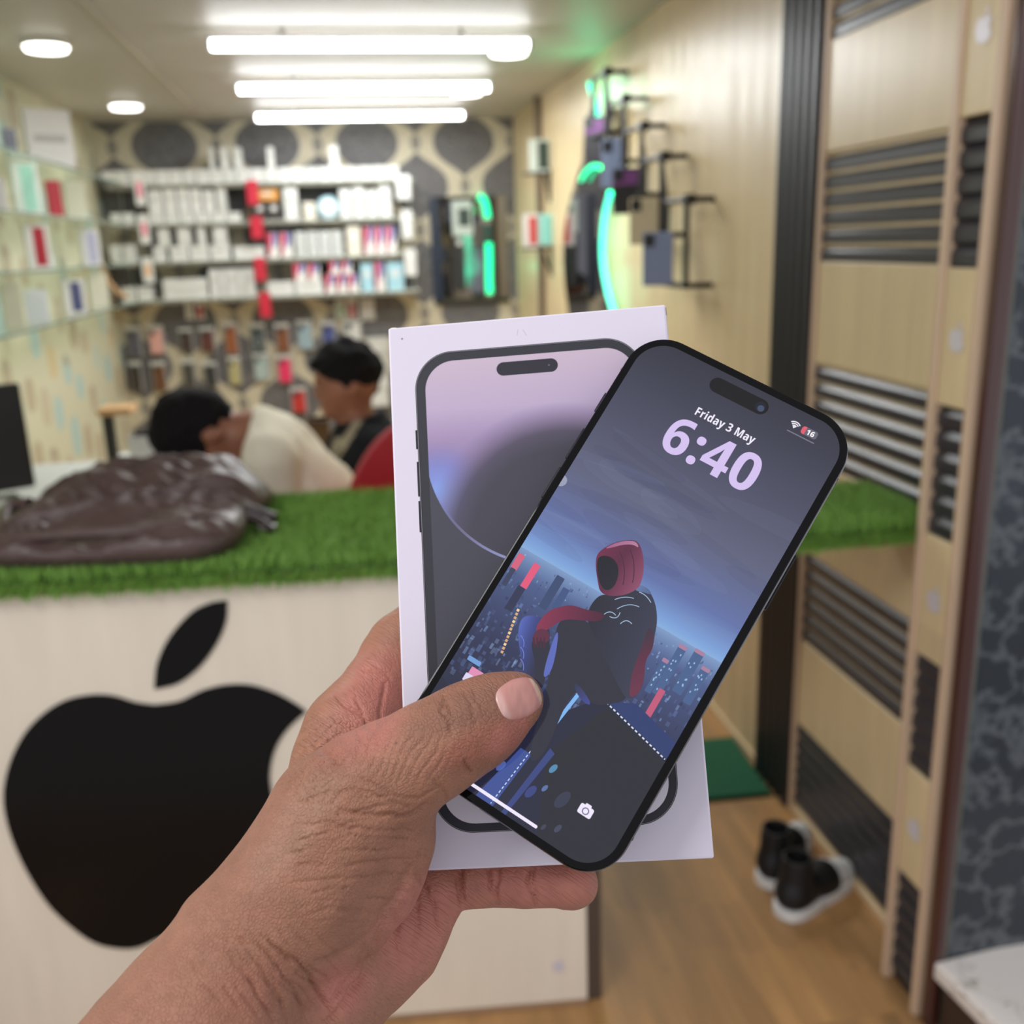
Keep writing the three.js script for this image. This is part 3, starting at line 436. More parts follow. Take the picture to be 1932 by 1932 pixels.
// ---------------------------------------------------------------- LED mirrors, phone rack and small holders on the right
{
  const mirrorMat = P({ color: rgb(150, 150, 152), metalness: 1, roughness: 0.04 }), frame = std(rgb(34, 32, 32), 0.4);
  const led = P({ color: rgb(40, 255, 170), emissive: new THREE.Color(0.01, 1, 0.42), emissiveIntensity: LED_GLOW, roughness: 0.5 });
  const ledRight = P({ color: rgb(120, 255, 220), emissive: new THREE.Color(0.05, 1, 0.62), emissiveIntensity: LED_GLOW * 1.2, roughness: 0.5 });
  const t = thing('led_mirror', 'tall dark curvy mirror edged with green light on the right wall', 'mirror');
  const X = RX - 0.014, s = new THREE.Shape();
  const pts = [[1112, 205], [1102, 245], [1098, 300], [1086, 340], [1073, 385], [1063, 440], [1062, 505], [1069, 570], [1082, 640], [1120, 668], [1158, 640], [1158, 590], [1146, 545], [1138, 490], [1140, 430], [1150, 365], [1150, 318], [1138, 270], [1130, 225]].map(([x, y]) => { const q = onX(x, y, X); return new THREE.Vector2(q.z, q.y); });
  s.moveTo(pts[0].x, pts[0].y); s.splineThru([...pts.slice(1), pts[0]]);
  const turned = (g, x) => { g.rotateY(-Math.PI / 2); g.translate(x, 0, 0); return g; };   // shape x -> world z
  part('glass', turned(extrude(s, 0.01), X + 0.012), mirrorMat, t);
  const strip = (name, list, parent, m, r = 0.0115) => part(name, tube(list.map(([x, y]) => onX(x, y, X - 0.016)), r, 36, 8), m, parent);
  strip('led_strip', [[1113, 158], [1120, 182], [1126, 205], [1128, 224]], t, ledRight); strip('led_strip', [[1096, 340], [1104, 326], [1113, 317], [1122, 313], [1134, 316]], t, led, 0.008);
  strip('led_strip', [[1152, 364], [1143, 400], [1138, 445], [1138, 490], [1145, 538], [1157, 584], [1168, 620]], t, ledRight);
  for (const [px, py, k] of [[1120, 182, 0.16], [1138, 445, 0.04], [1145, 538, 0.04]]) { const l = new THREE.PointLight(new THREE.Color(0.05, 1, 0.5), k * 0.6, 0, 2); l.position.copy(onX(px, py, X - 0.016)); l.castShadow = true; l.shadow.radius = 4; scene.add(l); }

  const b = thing('wall_mirror', 'rectangular mirror with green light strips on the back wall near the right corner', 'mirror');
  const z = BZ + 0.03, q = (x, y) => onZ(x, y, z), a0 = q(812, 372), a1 = q(962, 568), w = a1.x - a0.x, h = a0.y - a1.y, cx = (a0.x + a1.x) / 2, cy = (a0.y + a1.y) / 2;
  part('glass', box(w, h, 0.006, cx, cy, z - 0.01), mirrorMat, b); part('side_frame', rbox(0.055, h * 0.98, 0.02, 0.004, a0.x + 0.018, cy, z), std(rgb(34, 44, 66), 0.4), b);
  part('foot_rail', rbox(w, 0.03, 0.02, 0.004, cx, a1.y + 0.01, z), std(rgb(52, 50, 40), 0.5), b);
  part('led_strip', tube([q(903, 370), q(912, 376), q(917, 392), q(920, 412)], 0.019, 24), led, b); part('led_strip', tube([q(922, 458), q(923, 490), q(923, 525), q(924, 554)], 0.02, 24), led, b);
  { const l = new THREE.PointLight(new THREE.Color(0.05, 1, 0.45), 0.03, 0, 2); l.position.copy(onZ(923, 505, z)); l.castShadow = true; scene.add(l); }
  const d = thing('display_box', 'pale boxed phone hung beside the green light at the top of the back mirror', 'phone box', onZ(872, 412, z + 0.03)); part('carton', rbox(0.12, 0.2, 0.03, 0.004), std(rgb(196, 208, 200), 0.5), d); part('front_print', rbox(0.07, 0.1, 0.002, 0.0008, 0.01, 0.005, 0.016), std(rgb(58, 72, 68), 0.4), d);
  const d2 = thing('display_box', 'black boxed item hanging lower in front of the back mirror', 'phone box', onZ(868, 500, z + 0.03)); part('carton', rbox(0.06, 0.3, 0.03, 0.004), std(rgb(44, 46, 46), 0.5), d2); part('tag', rbox(0.03, 0.03, 0.002, 0.0008, 0, 0.13, 0.016), white, d2);

  // conduit up the right wall with two boxed phones on little black brackets
  const ct = struct('trim_6', rbox(0.03, 1.5, 0.05, 0.006, RX - 0.014, 1.42, -5.27), std(rgb(108, 90, 76), 0.5)); ct.userData.kind = 'structure';
  const holder = (x0, y0, x1, y1, zz, col, pr, label) => { const a = onZ(x0, y0, zz), c = onZ(x1, y1, zz), ww = c.x - a.x, hh = a.y - c.y, t2 = thing('display_box', label, 'phone box', V((a.x + c.x) / 2, (a.y + c.y) / 2, zz)); part('carton', rbox(ww, hh, 0.04, 0.004, 0, 0, -0.02), std(col, 0.45), t2); part('front_print', rbox(ww * 0.5, hh * 0.82, 0.002, 0.0008, ww * 0.1, 0, 0.0005), std(pr, 0.4), t2); return t2; };
  holder(1000, 262, 1042, 324, -5.05, rgb(204, 212, 206), rgb(52, 66, 62), 'white box with a dark green phone print on the upper black bracket'); holder(988, 404, 1018, 466, -5.05, rgb(214, 206, 204), rgb(196, 48, 52), 'white box with a red phone print on the lower black bracket'); holder(1019, 404, 1047, 462, -5.04, rgb(150, 214, 206), rgb(132, 200, 194), 'turquoise box beside the red one on the lower black bracket');
  [[1024, 326, 'upper'], [1018, 468, 'lower']].forEach(([x, y, n]) => { const p = onZ(x, y, -5.07), t3 = thing('bracket_shelf', n + ' black bracket shelf by the brown conduit on the right wall', 'bracket', p); const L = RX - p.x; part('plate', rbox(L + 0.1, 0.008, 0.09, 0.002, L / 2 - 0.05, -0.004, 0), frame, t3); part('arm', bar(V(L - 0.006, -0.12, 0), V(0.01, -0.008, 0), 0.006), frame, t3); part('back_plate', rbox(0.006, 0.16, 0.05, 0.002, L - 0.004, -0.06, 0), frame, t3); });

  // stepped black wire rack with phones
  const rk = thing('phone_rack', 'black stepped wire rack of five frames on the right wall', 'phone rack');
  const RKX = 0.985, st = [[-3.78, 1.83, 0.20], [-3.55, 1.71, 0.20], [-3.34, 1.59, 0.21], [-3.13, 1.46, 0.23], [-2.9, 1.315, 0.24]];
  st.forEach(([zz, y, hh], i) => {
    const z0 = zz - 0.08, z1 = zz + 0.1, c = [V(RKX, y + hh, z0), V(RKX, y + hh, z1), V(RKX, y, z1), V(RKX, y, z0)], n = [];
    for (let k = 0; k < 4; k++) n.push(bar(c[k], c[(k + 1) % 4], 0.009)); for (const p of [c[1], c[2]]) n.push(bar(p, p.clone().setX(RX), 0.009));
    part('frame', merge(n), frame, rk); part('ledge', rbox(0.05, 0.006, 0.18, 0.002, RKX + 0.01, y - 0.002, zz + 0.01), frame, rk); if (i < 4) part('link', bar(c[1], V(RKX, st[i + 1][1] + st[i + 1][2], st[i + 1][0] - 0.08), 0.006), frame, rk);
    part('corner_block', rbox(0.03, 0.03, 0.04, 0.004, RKX + 0.005, y + hh, z1), frame, rk);
  });
  const ph = (x0, y0, x1, y1, X2, col, top, label) => {
    const a = onX(x0, y0, X2), c = onX(x1, y1, X2), zc = (a.z + c.z) / 2, yc = (a.y + c.y) / 2, hh = (a.y - c.y), ww = clamp(Math.abs(a.z - c.z) * 0.42, 0.07, 0.1), t4 = thing('display_phone', label, 'phone', V(X2, yc, zc)); t4.rotation.y = -0.75;
    part('body', rbox(ww, hh * 0.98, 0.01, 0.0045), std(col, 0.35), t4); part('rear_camera', rbox(ww * 0.34, ww * 0.36, 0.003, 0.001, -ww * 0.25, hh * 0.34, 0.006), std(rgb(40, 42, 48), 0.3), t4); if (top) part('upper_back', rbox(ww * 0.9, hh * 0.3, 0.002, 0.0008, 0, hh * 0.28, 0.0048), std(top, 0.35), t4);
  };
  ph(1106, 228, 1144, 300, 0.99, rgb(40, 38, 44), rgb(126, 70, 140), 'dark phone with purple top, highest on the stepped rack'); ph(1144, 212, 1186, 272, 1.03, rgb(210, 200, 158), null, 'beige phone standing high behind the blue one'); ph(1138, 268, 1182, 350, 0.96, rgb(126, 140, 170), null, 'steel blue phone in the upper frames of the rack'); ph(1160, 322, 1204, 402, 0.95, rgb(34, 32, 38), rgb(120, 66, 128), 'dark phone with purple top in the middle of the rack'); ph(1192, 376, 1240, 462, 0.95, rgb(204, 190, 156), null, 'beige phone in the fourth frame of the rack'); ph(1214, 438, 1270, 544, 0.945, rgb(132, 144, 176), null, 'large steel blue phone in the lowest frame of the rack');
}

// ---------------------------------------------------------------- floor things
{
  const gm = std(rgb(22, 92, 60), 0.9, { bumpMap: dataTex(128, 128, (u, v) => { const k = rnd(); return [k, k, k]; }), bumpScale: 0.002 });
  const t = thing('door_mat', 'dark green door mat on the wooden floor behind the counter flap', 'mat', V(0.94, 0, -2.355)); t.rotation.y = -0.05; part('pile', rbox(0.2, 0.012, 0.31, 0.004, 0, 0.006, 0), gm, t); part('border', rbox(0.21, 0.005, 0.32, 0.002, 0, 0.0025, 0), std(rgb(16, 66, 44), 0.8), t);

  // a pair of black and white high top shoes
  const upperF = (x, y, z) => {                                     // toe along +x, ankle opening at the back
    let d = cone(x, y, z, [-0.085, 0.055, 0, 0.043], [0.03, 0.05, 0, 0.043]); d = smin(d, cone(x, y, z, [0.03, 0.048, 0, 0.042], [0.11, 0.036, 0.004, 0.036]), 0.03);
    d = smin(d, cone(x, y, z, [-0.075, 0.06, 0, 0.044], [-0.07, 0.15, 0, 0.04]), 0.02); d = Math.max(d, y - 0.16); return Math.max(Math.max(d, 0.022 - y), -cone(x, y, z, [-0.07, 0.12, 0, 0.03], [-0.07, 0.2, 0, 0.033]));
  };
  const upper = nets(upperF, [-0.14, 0.015, -0.06], [0.16, 0.17, 0.06], 0.004);
  const toeF = (x, y, z) => Math.max(upperF(x, y, z) - 0.0022, 0.062 - x), toe = nets(toeF, [0.05, 0.015, -0.06], [0.165, 0.1, 0.06], 0.0035);
  const sole = new THREE.Shape(); sole.moveTo(-0.13, 0); sole.bezierCurveTo(-0.13, 0.055, -0.06, 0.048, 0, 0.042); sole.bezierCurveTo(0.06, 0.05, 0.155, 0.06, 0.155, 0); sole.bezierCurveTo(0.155, -0.055, 0.06, -0.05, 0, -0.044); sole.bezierCurveTo(-0.06, -0.048, -0.13, -0.055, -0.13, 0);
  const soleG = extrude(sole, 0.024, 0.003); soleG.rotateX(-Math.PI / 2); soleG.translate(0, 0.003, 0);
  const sw = new THREE.Shape(); sw.moveTo(-0.07, 0.02); sw.bezierCurveTo(-0.03, -0.012, 0.02, -0.006, 0.075, 0.032); sw.bezierCurveTo(0.02, 0.014, -0.03, 0.008, -0.044, 0.03); sw.bezierCurveTo(-0.056, 0.034, -0.064, 0.03, -0.07, 0.02);
  const black = std(rgb(16, 16, 17), 0.55), wht = std(rgb(226, 226, 222), 0.5);
  [[0.945, -1.775, 0.46, 'nearer one of the black and white high top shoes on the floor'], [0.935, -1.905, 0.8, 'farther black and white high top shoe, beside the black louvres']].forEach(([x, z, turn, l]) => {
    const s = thing('shoe', l, 'shoe', V(x, 0, z), 'pair of high top shoes'); s.rotation.y = turn; s.scale.setScalar(0.85);
    part('upper', upper, black, s); part('toe_cap', toe, wht, s); part('sole', soleG, wht, s, 'white rubber sole');
    for (const k of [-1, 1]) { const g = extrude(sw, 0.003); g.translate(0.005, 0.038, k > 0 ? 0.0385 : -0.0415); part('side_stripe', g, wht, s); }
    for (let i = 0; i < 4; i++) part('lace', rbox(0.008, 0.005, 0.044, 0.002, -0.012 + i * 0.017, 0.095 - i * 0.002, 0), black, s);
    part('heel_tab', rbox(0.006, 0.03, 0.03, 0.002, -0.119, 0.05, 0), wht, s);
  });
}

// ---------------------------------------------------------------- desk and small things behind the counter
{
  const timber = std(rgb(206, 162, 112), 0.5), dark = std(rgb(40, 38, 32), 0.5);
  const Z = -3.56, t = thing('work_desk', 'pale wooden work desk with dark legs behind the counter at the left', 'desk', V(-0.4, 0, Z));
  part('top', rbox(0.94, 0.03, 0.34, 0.006, 0, 0.74, 0), white2, t); for (const x of [-0.42, 0.42]) for (const z of [-0.13, 0.13]) part('leg', rbox(0.04, 0.725, 0.04, 0.004, x, 0.3625, z), dark, t);
  const rk = thing('riser_stand', 'small wooden monitor riser on a black post standing on the desk', 'stand', V(-0.805, 0.755, Z)); part('post', rbox(0.036, 0.17, 0.03, 0.004, -0.03, 0.085, 0), dark, rk); part('shelf', rbox(0.11, 0.024, 0.12, 0.005, 0.005, 0.182, 0), timber, rk);
  const bx = (x, y, w, h, d, m, l, lid) => { const b = thing('desk_box', l, 'box', V(x, y, Z + 0.06)); part('carton', rbox(w, h, d, 0.004, 0, h / 2, 0), m, b); part('lid', rbox(w * 1.02, h * 0.14, d * 1.02, 0.003, 0, h * 0.93, 0), lid, b); };
  bx(-0.69, 0.7555, 0.13, 0.1, 0.1, white, 'white box on the desk left of the bowed head', white2); bx(-0.55, 0.7555, 0.1, 0.12, 0.1, std(rgb(186, 152, 96), 0.6), 'tan cardboard box on the desk against the bowed head', timber); bx(-0.24, 0.7555, 0.1, 0.1, 0.1, std(rgb(206, 166, 106), 0.6), 'cardboard box under the bowed chin', timber); bx(-0.12, 0.7555, 0.08, 0.12, 0.1, std(rgb(112, 84, 48), 0.6), 'dark brown box between the cardboard box and the cream shirt', std(rgb(96, 70, 40), 0.6));
  const m = thing('monitor', 'black monitor turned away at the left edge of the view', 'monitor', V(-0.93, 0.93, -2.6)); m.rotation.y = 0.5; part('screen_back', rbox(0.24, 0.27, 0.02, 0.008, 0, 0.085, 0), std(rgb(38, 36, 34), 0.5), m); part('stand', rbox(0.05, 0.05, 0.02, 0.004, 0, -0.055, -0.005), dark, m); part('foot', rbox(0.16, 0.012, 0.1, 0.004, 0, -0.074, 0), dark, m);
  const l = thing('side_cabinet', 'low cream side cabinet along the left wall behind the counter', 'cabinet', V(-1.025, 0, -2.75)); part('carcass', rbox(0.52, 0.82, 0.7, 0.004, 0, 0.41, 0), offwhite, l); part('top', rbox(0.53, 0.028, 0.72, 0.005, 0, 0.836, 0), white, l);
  const k = thing('paper_stack', 'white papers on the cream cabinet beside the brown bag', 'paper', V(-0.83, 0.8505, -2.5)); part('sheets', rbox(0.13, 0.02, 0.1, 0.003, 0, 0.01, 0), white, k); part('top_sheet', rbox(0.11, 0.004, 0.085, 0.001, 0.005, 0.022, 0), white2, k);
}

// ---------------------------------------------------------------- people behind the counter
const pixel = (x, y, z) => { const q = V(x, y, z).sub(CAM), d = -q.dot(AZ); return [HALF + FOCAL * q.dot(AX) / d, HALF - FOCAL * q.dot(AY) / d]; };
const skinTint = (g, base, warm) => { const p = g.attributes.position, c = new Float32Array(p.count * 3); for (let i = 0; i < p.count; i++) { const n = fbm(p.getX(i) * 30, p.getY(i) * 30, p.getZ(i) * 30, 3), k = 1 + n * 0.25; c[3 * i] = base.r * k; c[3 * i + 1] = base.g * k * (1 + warm * n); c[3 * i + 2] = base.b * k; } g.setAttribute('color', new THREE.BufferAttribute(c, 3)); return g; };
const bounds = (list, pad) => { const lo = [1e9, 1e9, 1e9], hi = [-1e9, -1e9, -1e9]; for (const c of list.flat()) for (let k = 0; k < 3; k++) { lo[k] = Math.min(lo[k], c[k] - c[3] - pad); hi[k] = Math.max(hi[k], c[k] + c[3] + pad); } return [lo, hi]; };
const chainF = (list, grow, k) => (x, y, z) => { let d = 9; for (const [a, b] of list) d = smin(d, cone(x, y, z, a, b) - grow, k); return d; };
{
  const J = (px, py, z, r) => { const p = onZ(px, py, z); return [p.x, p.y, p.z, r]; };
  const sk = P({ vertexColors: true, roughness: 0.5 }), hairM = std(rgb(20, 18, 20), 0.85, { specularIntensity: 0.4 }), jeans = std(rgb(44, 48, 62), 0.8);
  const build = (label, o) => {
    const t = thing('person', label, 'person');
    const bodyBones = [...o.head, ...o.torso, ...o.arms, ...o.legs], hf = (x, y, z) => { let d = ell(x, y, z, o.skull, o.skullR); for (const [a, b] of o.head) d = smin(d, cone(x, y, z, a, b), 0.025); for (const e of o.lumps) d = smin(d, ell(x, y, z, e, [e[3], e[4], e[5]]), 0.008); for (const e of o.hollows) d = -smin(-d, ell(x, y, z, e, [e[3], e[3], e[3]]), 0.012); return d; };
    const rest = chainF([...o.torso, ...o.arms, ...o.legs], -0.004, 0.03), hands = chainF(o.fingers, 0, 0.006);
    const f = (x, y, z) => smin(smin(hf(x, y, z), rest(x, y, z), 0.03), hands(x, y, z), 0.008);
    const [lo, hi] = bounds([...bodyBones, ...o.fingers, [[...o.skull, 0.13]]], 0.02);
    part('body', skinTint(nets(f, lo, hi, 0.0085), rgb(150, 100, 76), 0.05), sk, t);
    const hairF = (x, y, z) => { const n = fbm(x * 34, y * 34, z * 34, 2) * 0.012; let d = ell(x, y, z, o.hair, o.hairR) + n; for (const [a, b] of o.tufts) d = smin(d, cone(x, y, z, a, b) + n, 0.02); for (const [p, m] of o.hairCuts) d = Math.max(d, (x - p[0]) * m[0] + (y - p[1]) * m[1] + (z - p[2]) * m[2]); return d * 0.8; };
    const [hl, hh] = bounds([[[...o.hair, 0.14]], ...o.tufts], 0.01); part('hair', nets(hairF, hl, hh, 0.006), hairM, t);
    const shirtF = (x, y, z) => { const w = (Math.abs(noise3(x * 16, y * 9, z * 16)) - 0.3) * 0.008; let d = smin(chainF(o.torso, 0.013, 0.05)(x, y, z), chainF(o.sleeves, 0.016, 0.03)(x, y, z), 0.008) + w; if (o.collar) d = smin(d, Math.max(chainF([o.collar], 0.012, 0.02)(x, y, z), -chainF([o.collar], 0.004, 0.02)(x, y, z)), 0.006); return Math.max(d, (x - o.neckCut[0]) * o.neckDir[0] + (y - o.neckCut[1]) * o.neckDir[1]); };
    const [sl, shh] = bounds([...o.torso, ...o.sleeves], 0.04), sg = nets(shirtF, sl, shh, 0.0085); { const p = sg.attributes.position, c = new Float32Array(p.count * 3); for (let i = 0; i < p.count; i++) { const q = o.cloth(p.getX(i), p.getY(i), p.getZ(i)); c[3 * i] = q.r; c[3 * i + 1] = q.g; c[3 * i + 2] = q.b; } sg.setAttribute('color', new THREE.BufferAttribute(c, 3)); }
    part('shirt', sg, P({ vertexColors: true, roughness: 0.9, specularIntensity: 0.35 }), t);
    const [tl, th] = bounds(o.legs, 0.03); part('trousers', nets(chainF(o.legs, 0.012, 0.03), tl, th, 0.011), jeans, t);
    return t;
  };
  const legs = (x, y, z, dx) => { const out = []; for (const s of [-0.1, 0.1]) { const hip = [x, y, z + s, 0.085], knee = [x + dx, y + 0.02, z + s * 1.5, 0.062], foot = [x + dx * 0.9, 0.06, z + s * 1.5, 0.045]; out.push([hip, knee], [knee, foot], [foot, [foot[0] + (dx < 0 ? -0.14 : 0.14), 0.04, foot[2], 0.035]]); } return out; };
  const fingers = (w, dir, z) => { const out = []; for (let i = 0; i < 4; i++) { const o = (i - 1.5) * 0.019, L = [0.062, 0.072, 0.068, 0.052][i], a = [w[0] + dir * 0.05, w[1] - 0.005, w[2] + o, 0.0095], b = [a[0] + dir * L * 0.6, a[1] - 0.012, a[2] + o * 0.1, 0.0085]; out.push([a, b], [b, [b[0] + dir * L * 0.4, b[1] - 0.022, b[2], 0.0075]]); } const th = [w[0] + dir * 0.02, w[1], w[2] + z * 0.04, 0.011]; out.push([[...w.slice(0, 3), 0.026], [w[0] + dir * 0.045, w[1] - 0.004, w[2], 0.026]], [th, [th[0] + dir * 0.05, th[1] - 0.015, th[2] + z * 0.008, 0.009]]); return out; };
  {                                                                  // the one bent forward in a cream shirt
    const z = -2.68, sh = J(512, 858, z, 0.1), el1 = J(528, 985, z + 0.16, 0.043), w1 = [el1[0] - 0.21, 0.8, z + 0.13, 0.03], el2 = J(520, 985, z - 0.2, 0.043), w2 = [el2[0] - 0.2, 0.8, z - 0.13, 0.03], s1 = J(506, 868, z + 0.17, 0.06), s2 = J(512, 872, z - 0.17, 0.06), hip = J(606, 1110, z, 0.125);
    const nk = J(478, 818, z, 0.06), e = J(406, 812, z, 0);
    build('person bent forward in a cream shirt, dark hair and face turned down', {
      skull: J(372, 812, z, 0).slice(0, 3), skullR: [0.103, 0.1, 0.08], head: [[J(392, 835, z, 0.068), J(432, 866, z, 0.05)], [J(428, 826, z, 0.055), nk]],
      lumps: [[e[0], e[1], z + 0.078, 0.03, 0.02, 0.012], [e[0], e[1], z - 0.078, 0.03, 0.02, 0.012], [J(372, 886, z, 0)[0], J(372, 886, z, 0)[1], z, 0.02, 0.024, 0.015], [J(402, 893, z, 0)[0], J(402, 893, z, 0)[1], z, 0.02, 0.012, 0.024]], hollows: [[J(356, 874, z, 0)[0], J(356, 874, z, 0)[1], z + 0.03, 0.014], [J(356, 874, z, 0)[0], J(356, 874, z, 0)[1], z - 0.03, 0.014]],
      torso: [[nk, sh], [sh, J(572, 950, z, 0.13)], [J(572, 950, z, 0.13), hip], [[sh[0], sh[1], z + 0.1, 0.085], J(580, 960, z + 0.05, 0.11)], [[sh[0], sh[1], z - 0.1, 0.085], J(580, 960, z - 0.05, 0.11)]],
      arms: [[s1, el1], [el1, w1], [s2, el2], [el2, w2]], sleeves: [[s1, [lerp(s1[0], el1[0], 0.85), lerp(s1[1], el1[1], 0.85), lerp(s1[2], el1[2], 0.85), 0.05]], [s2, [lerp(s2[0], el2[0], 0.85), lerp(s2[1], el2[1], 0.85), lerp(s2[2], el2[2], 0.85), 0.05]]], legs: legs(hip[0], hip[1] - 0.03, z, -0.4),
      fingers: [...fingers(w1, -1, -1), ...fingers(w2, -1, 1)], hair: J(360, 806, z, 0).slice(0, 3), hairR: [0.108, 0.108, 0.09],
      tufts: [[J(345, 790, z, 0.06), J(395, 768, z, 0.045)], [J(335, 830, z, 0.06), J(352, 862, z, 0.035)], [J(400, 770, z, 0.04), J(420, 778, z, 0.03)]], hairCuts: [[J(400, 850, z, 0), [0.62, -0.62, 0]]], neckCut: J(470, 824, z, 0), neckDir: [-0.9, 0.25],
      cloth: (x, y, zz) => { const k = 1 + fbm(x * 60, y * 60, zz * 60, 2) * 0.06; return new THREE.Color(0.80 * k, 0.75 * k, 0.61 * k); },
    });
  }
  {                                                                  // the one sitting upright in black
    const z = -3.12, sh = J(684, 855, z, 0.1), s1 = J(694, 850, z + 0.14, 0.06), s2 = J(690, 850, z - 0.15, 0.06), el1 = J(672, 985, z + 0.18, 0.043), el2 = J(664, 985, z - 0.18, 0.043), w1 = [el1[0] - 0.2, 0.8, z + 0.1, 0.03], w2 = [el2[0] - 0.2, 0.8, z - 0.1, 0.03], hip = J(700, 1100, z, 0.125), nk = J(680, 806, z, 0.058);
    const e = J(668, 722, z, 0), pt = (a, b) => J(a, b, z, 0), beige = new THREE.Color(0.42, 0.37, 0.28), ink = new THREE.Color(0.014, 0.016, 0.02);
    build('seated person in a black collared shirt with a beige print, looking down to the left', {
      skull: pt(654, 714).slice(0, 3), skullR: [0.1, 0.1, 0.08], head: [[pt(640, 738).slice(0, 3).concat(0.066), pt(631, 768).slice(0, 3).concat(0.042)], [J(664, 762, z, 0.054), nk]],
      lumps: [[e[0], e[1], z + 0.078, 0.02, 0.032, 0.012], [e[0], e[1], z - 0.078, 0.02, 0.032, 0.012], [pt(603, 742)[0], pt(603, 742)[1], z, 0.022, 0.02, 0.015], [pt(611, 764)[0], pt(611, 764)[1], z, 0.014, 0.016, 0.022]], hollows: [[pt(606, 722)[0], pt(606, 722)[1], z + 0.03, 0.013], [pt(606, 722)[0], pt(606, 722)[1], z - 0.03, 0.013]],
      torso: [[nk, sh], [sh, J(686, 960, z, 0.125)], [J(686, 960, z, 0.125), hip], [[sh[0], sh[1], z + 0.1, 0.08], J(690, 960, z + 0.05, 0.11)], [[sh[0], sh[1], z - 0.1, 0.08], J(690, 960, z - 0.05, 0.11)], [J(706, 838, z, 0.075), J(716, 940, z, 0.1)]],
      arms: [[s1, el1], [el1, w1], [s2, el2], [el2, w2]], sleeves: [[s1, [lerp(s1[0], el1[0], 0.9), lerp(s1[1], el1[1], 0.9), lerp(s1[2], el1[2], 0.9), 0.05]], [s2, [lerp(s2[0], el2[0], 0.9), lerp(s2[1], el2[1], 0.9), lerp(s2[2], el2[2], 0.9), 0.05]]], legs: legs(hip[0], hip[1] - 0.03, z, -0.42),
      fingers: [...fingers(w1, -1, -1), ...fingers(w2, -1, 1)], hair: pt(656, 697).slice(0, 3), hairR: [0.104, 0.096, 0.092], tufts: [[J(634, 674, z, 0.05), J(597, 690, z, 0.026)], [J(660, 664, z, 0.045), J(652, 650, z, 0.03)], [J(690, 690, z, 0.05), J(697, 742, z, 0.03)], [J(690, 706, z, 0.045), J(690, 738, z, 0.03)], [J(600, 694, z, 0.02), J(592, 706, z, 0.01)]], hairCuts: [[pt(640, 722), [-0.5, -0.87, 0]], [pt(668, 748), [0.1, -1, 0]]],
      collar: [J(682, 806, z, 0.066), J(678, 780, z, 0.07)], neckCut: J(676, 786, z, 0), neckDir: [-0.25, 0.97],
      cloth: (x, y, zz) => { const [a, b] = pixel(x, y, zz), s = (a - 652) * 0.5 + (b - 840) * -0.35, u = Math.abs((a - 668) + (b - 806) * 0.62), inP = zz > z - 0.02 && b > 792 && b < 885 && (u < 9 || (Math.abs((a - 634) + (b - 850) * 0.25) < 10 && b > 825)) && fbm(a * 0.12, b * 0.12, 2, 2) > -0.22; return inP ? beige : ink; },
    });
  }
  // red chair back in front of the person in black
  const t = thing('chair', 'red plastic chair whose rounded back shows beside the black shirted person', 'chair', onZ(786, 1006, -2.44)); t.rotation.y = 0.12;
  const base = t.position.y, red = std(rgb(176, 36, 46), 0.42), s = new THREE.Shape(); s.moveTo(-0.21, -0.24); s.lineTo(-0.2, -0.02); s.bezierCurveTo(-0.17, 0.16, -0.1, 0.29, 0.03, 0.3); s.lineTo(0.19, 0.3); s.bezierCurveTo(0.25, 0.27, 0.24, -0.1, 0.24, -0.24); s.closePath();
  part('backrest', extrude(s, 0.014, 0.006), red, t); part('seat', rbox(0.44, 0.03, 0.26, 0.012, 0, 0.44 - base, 0.12), red, t);
  for (const [x, z] of [[-0.19, 0.02], [0.19, 0.02], [-0.19, 0.22], [0.19, 0.22]]) part('leg', cyl(0.018, 0.014, 0.43, 12).translate(x, 0.215 - base, z), red, t);
}

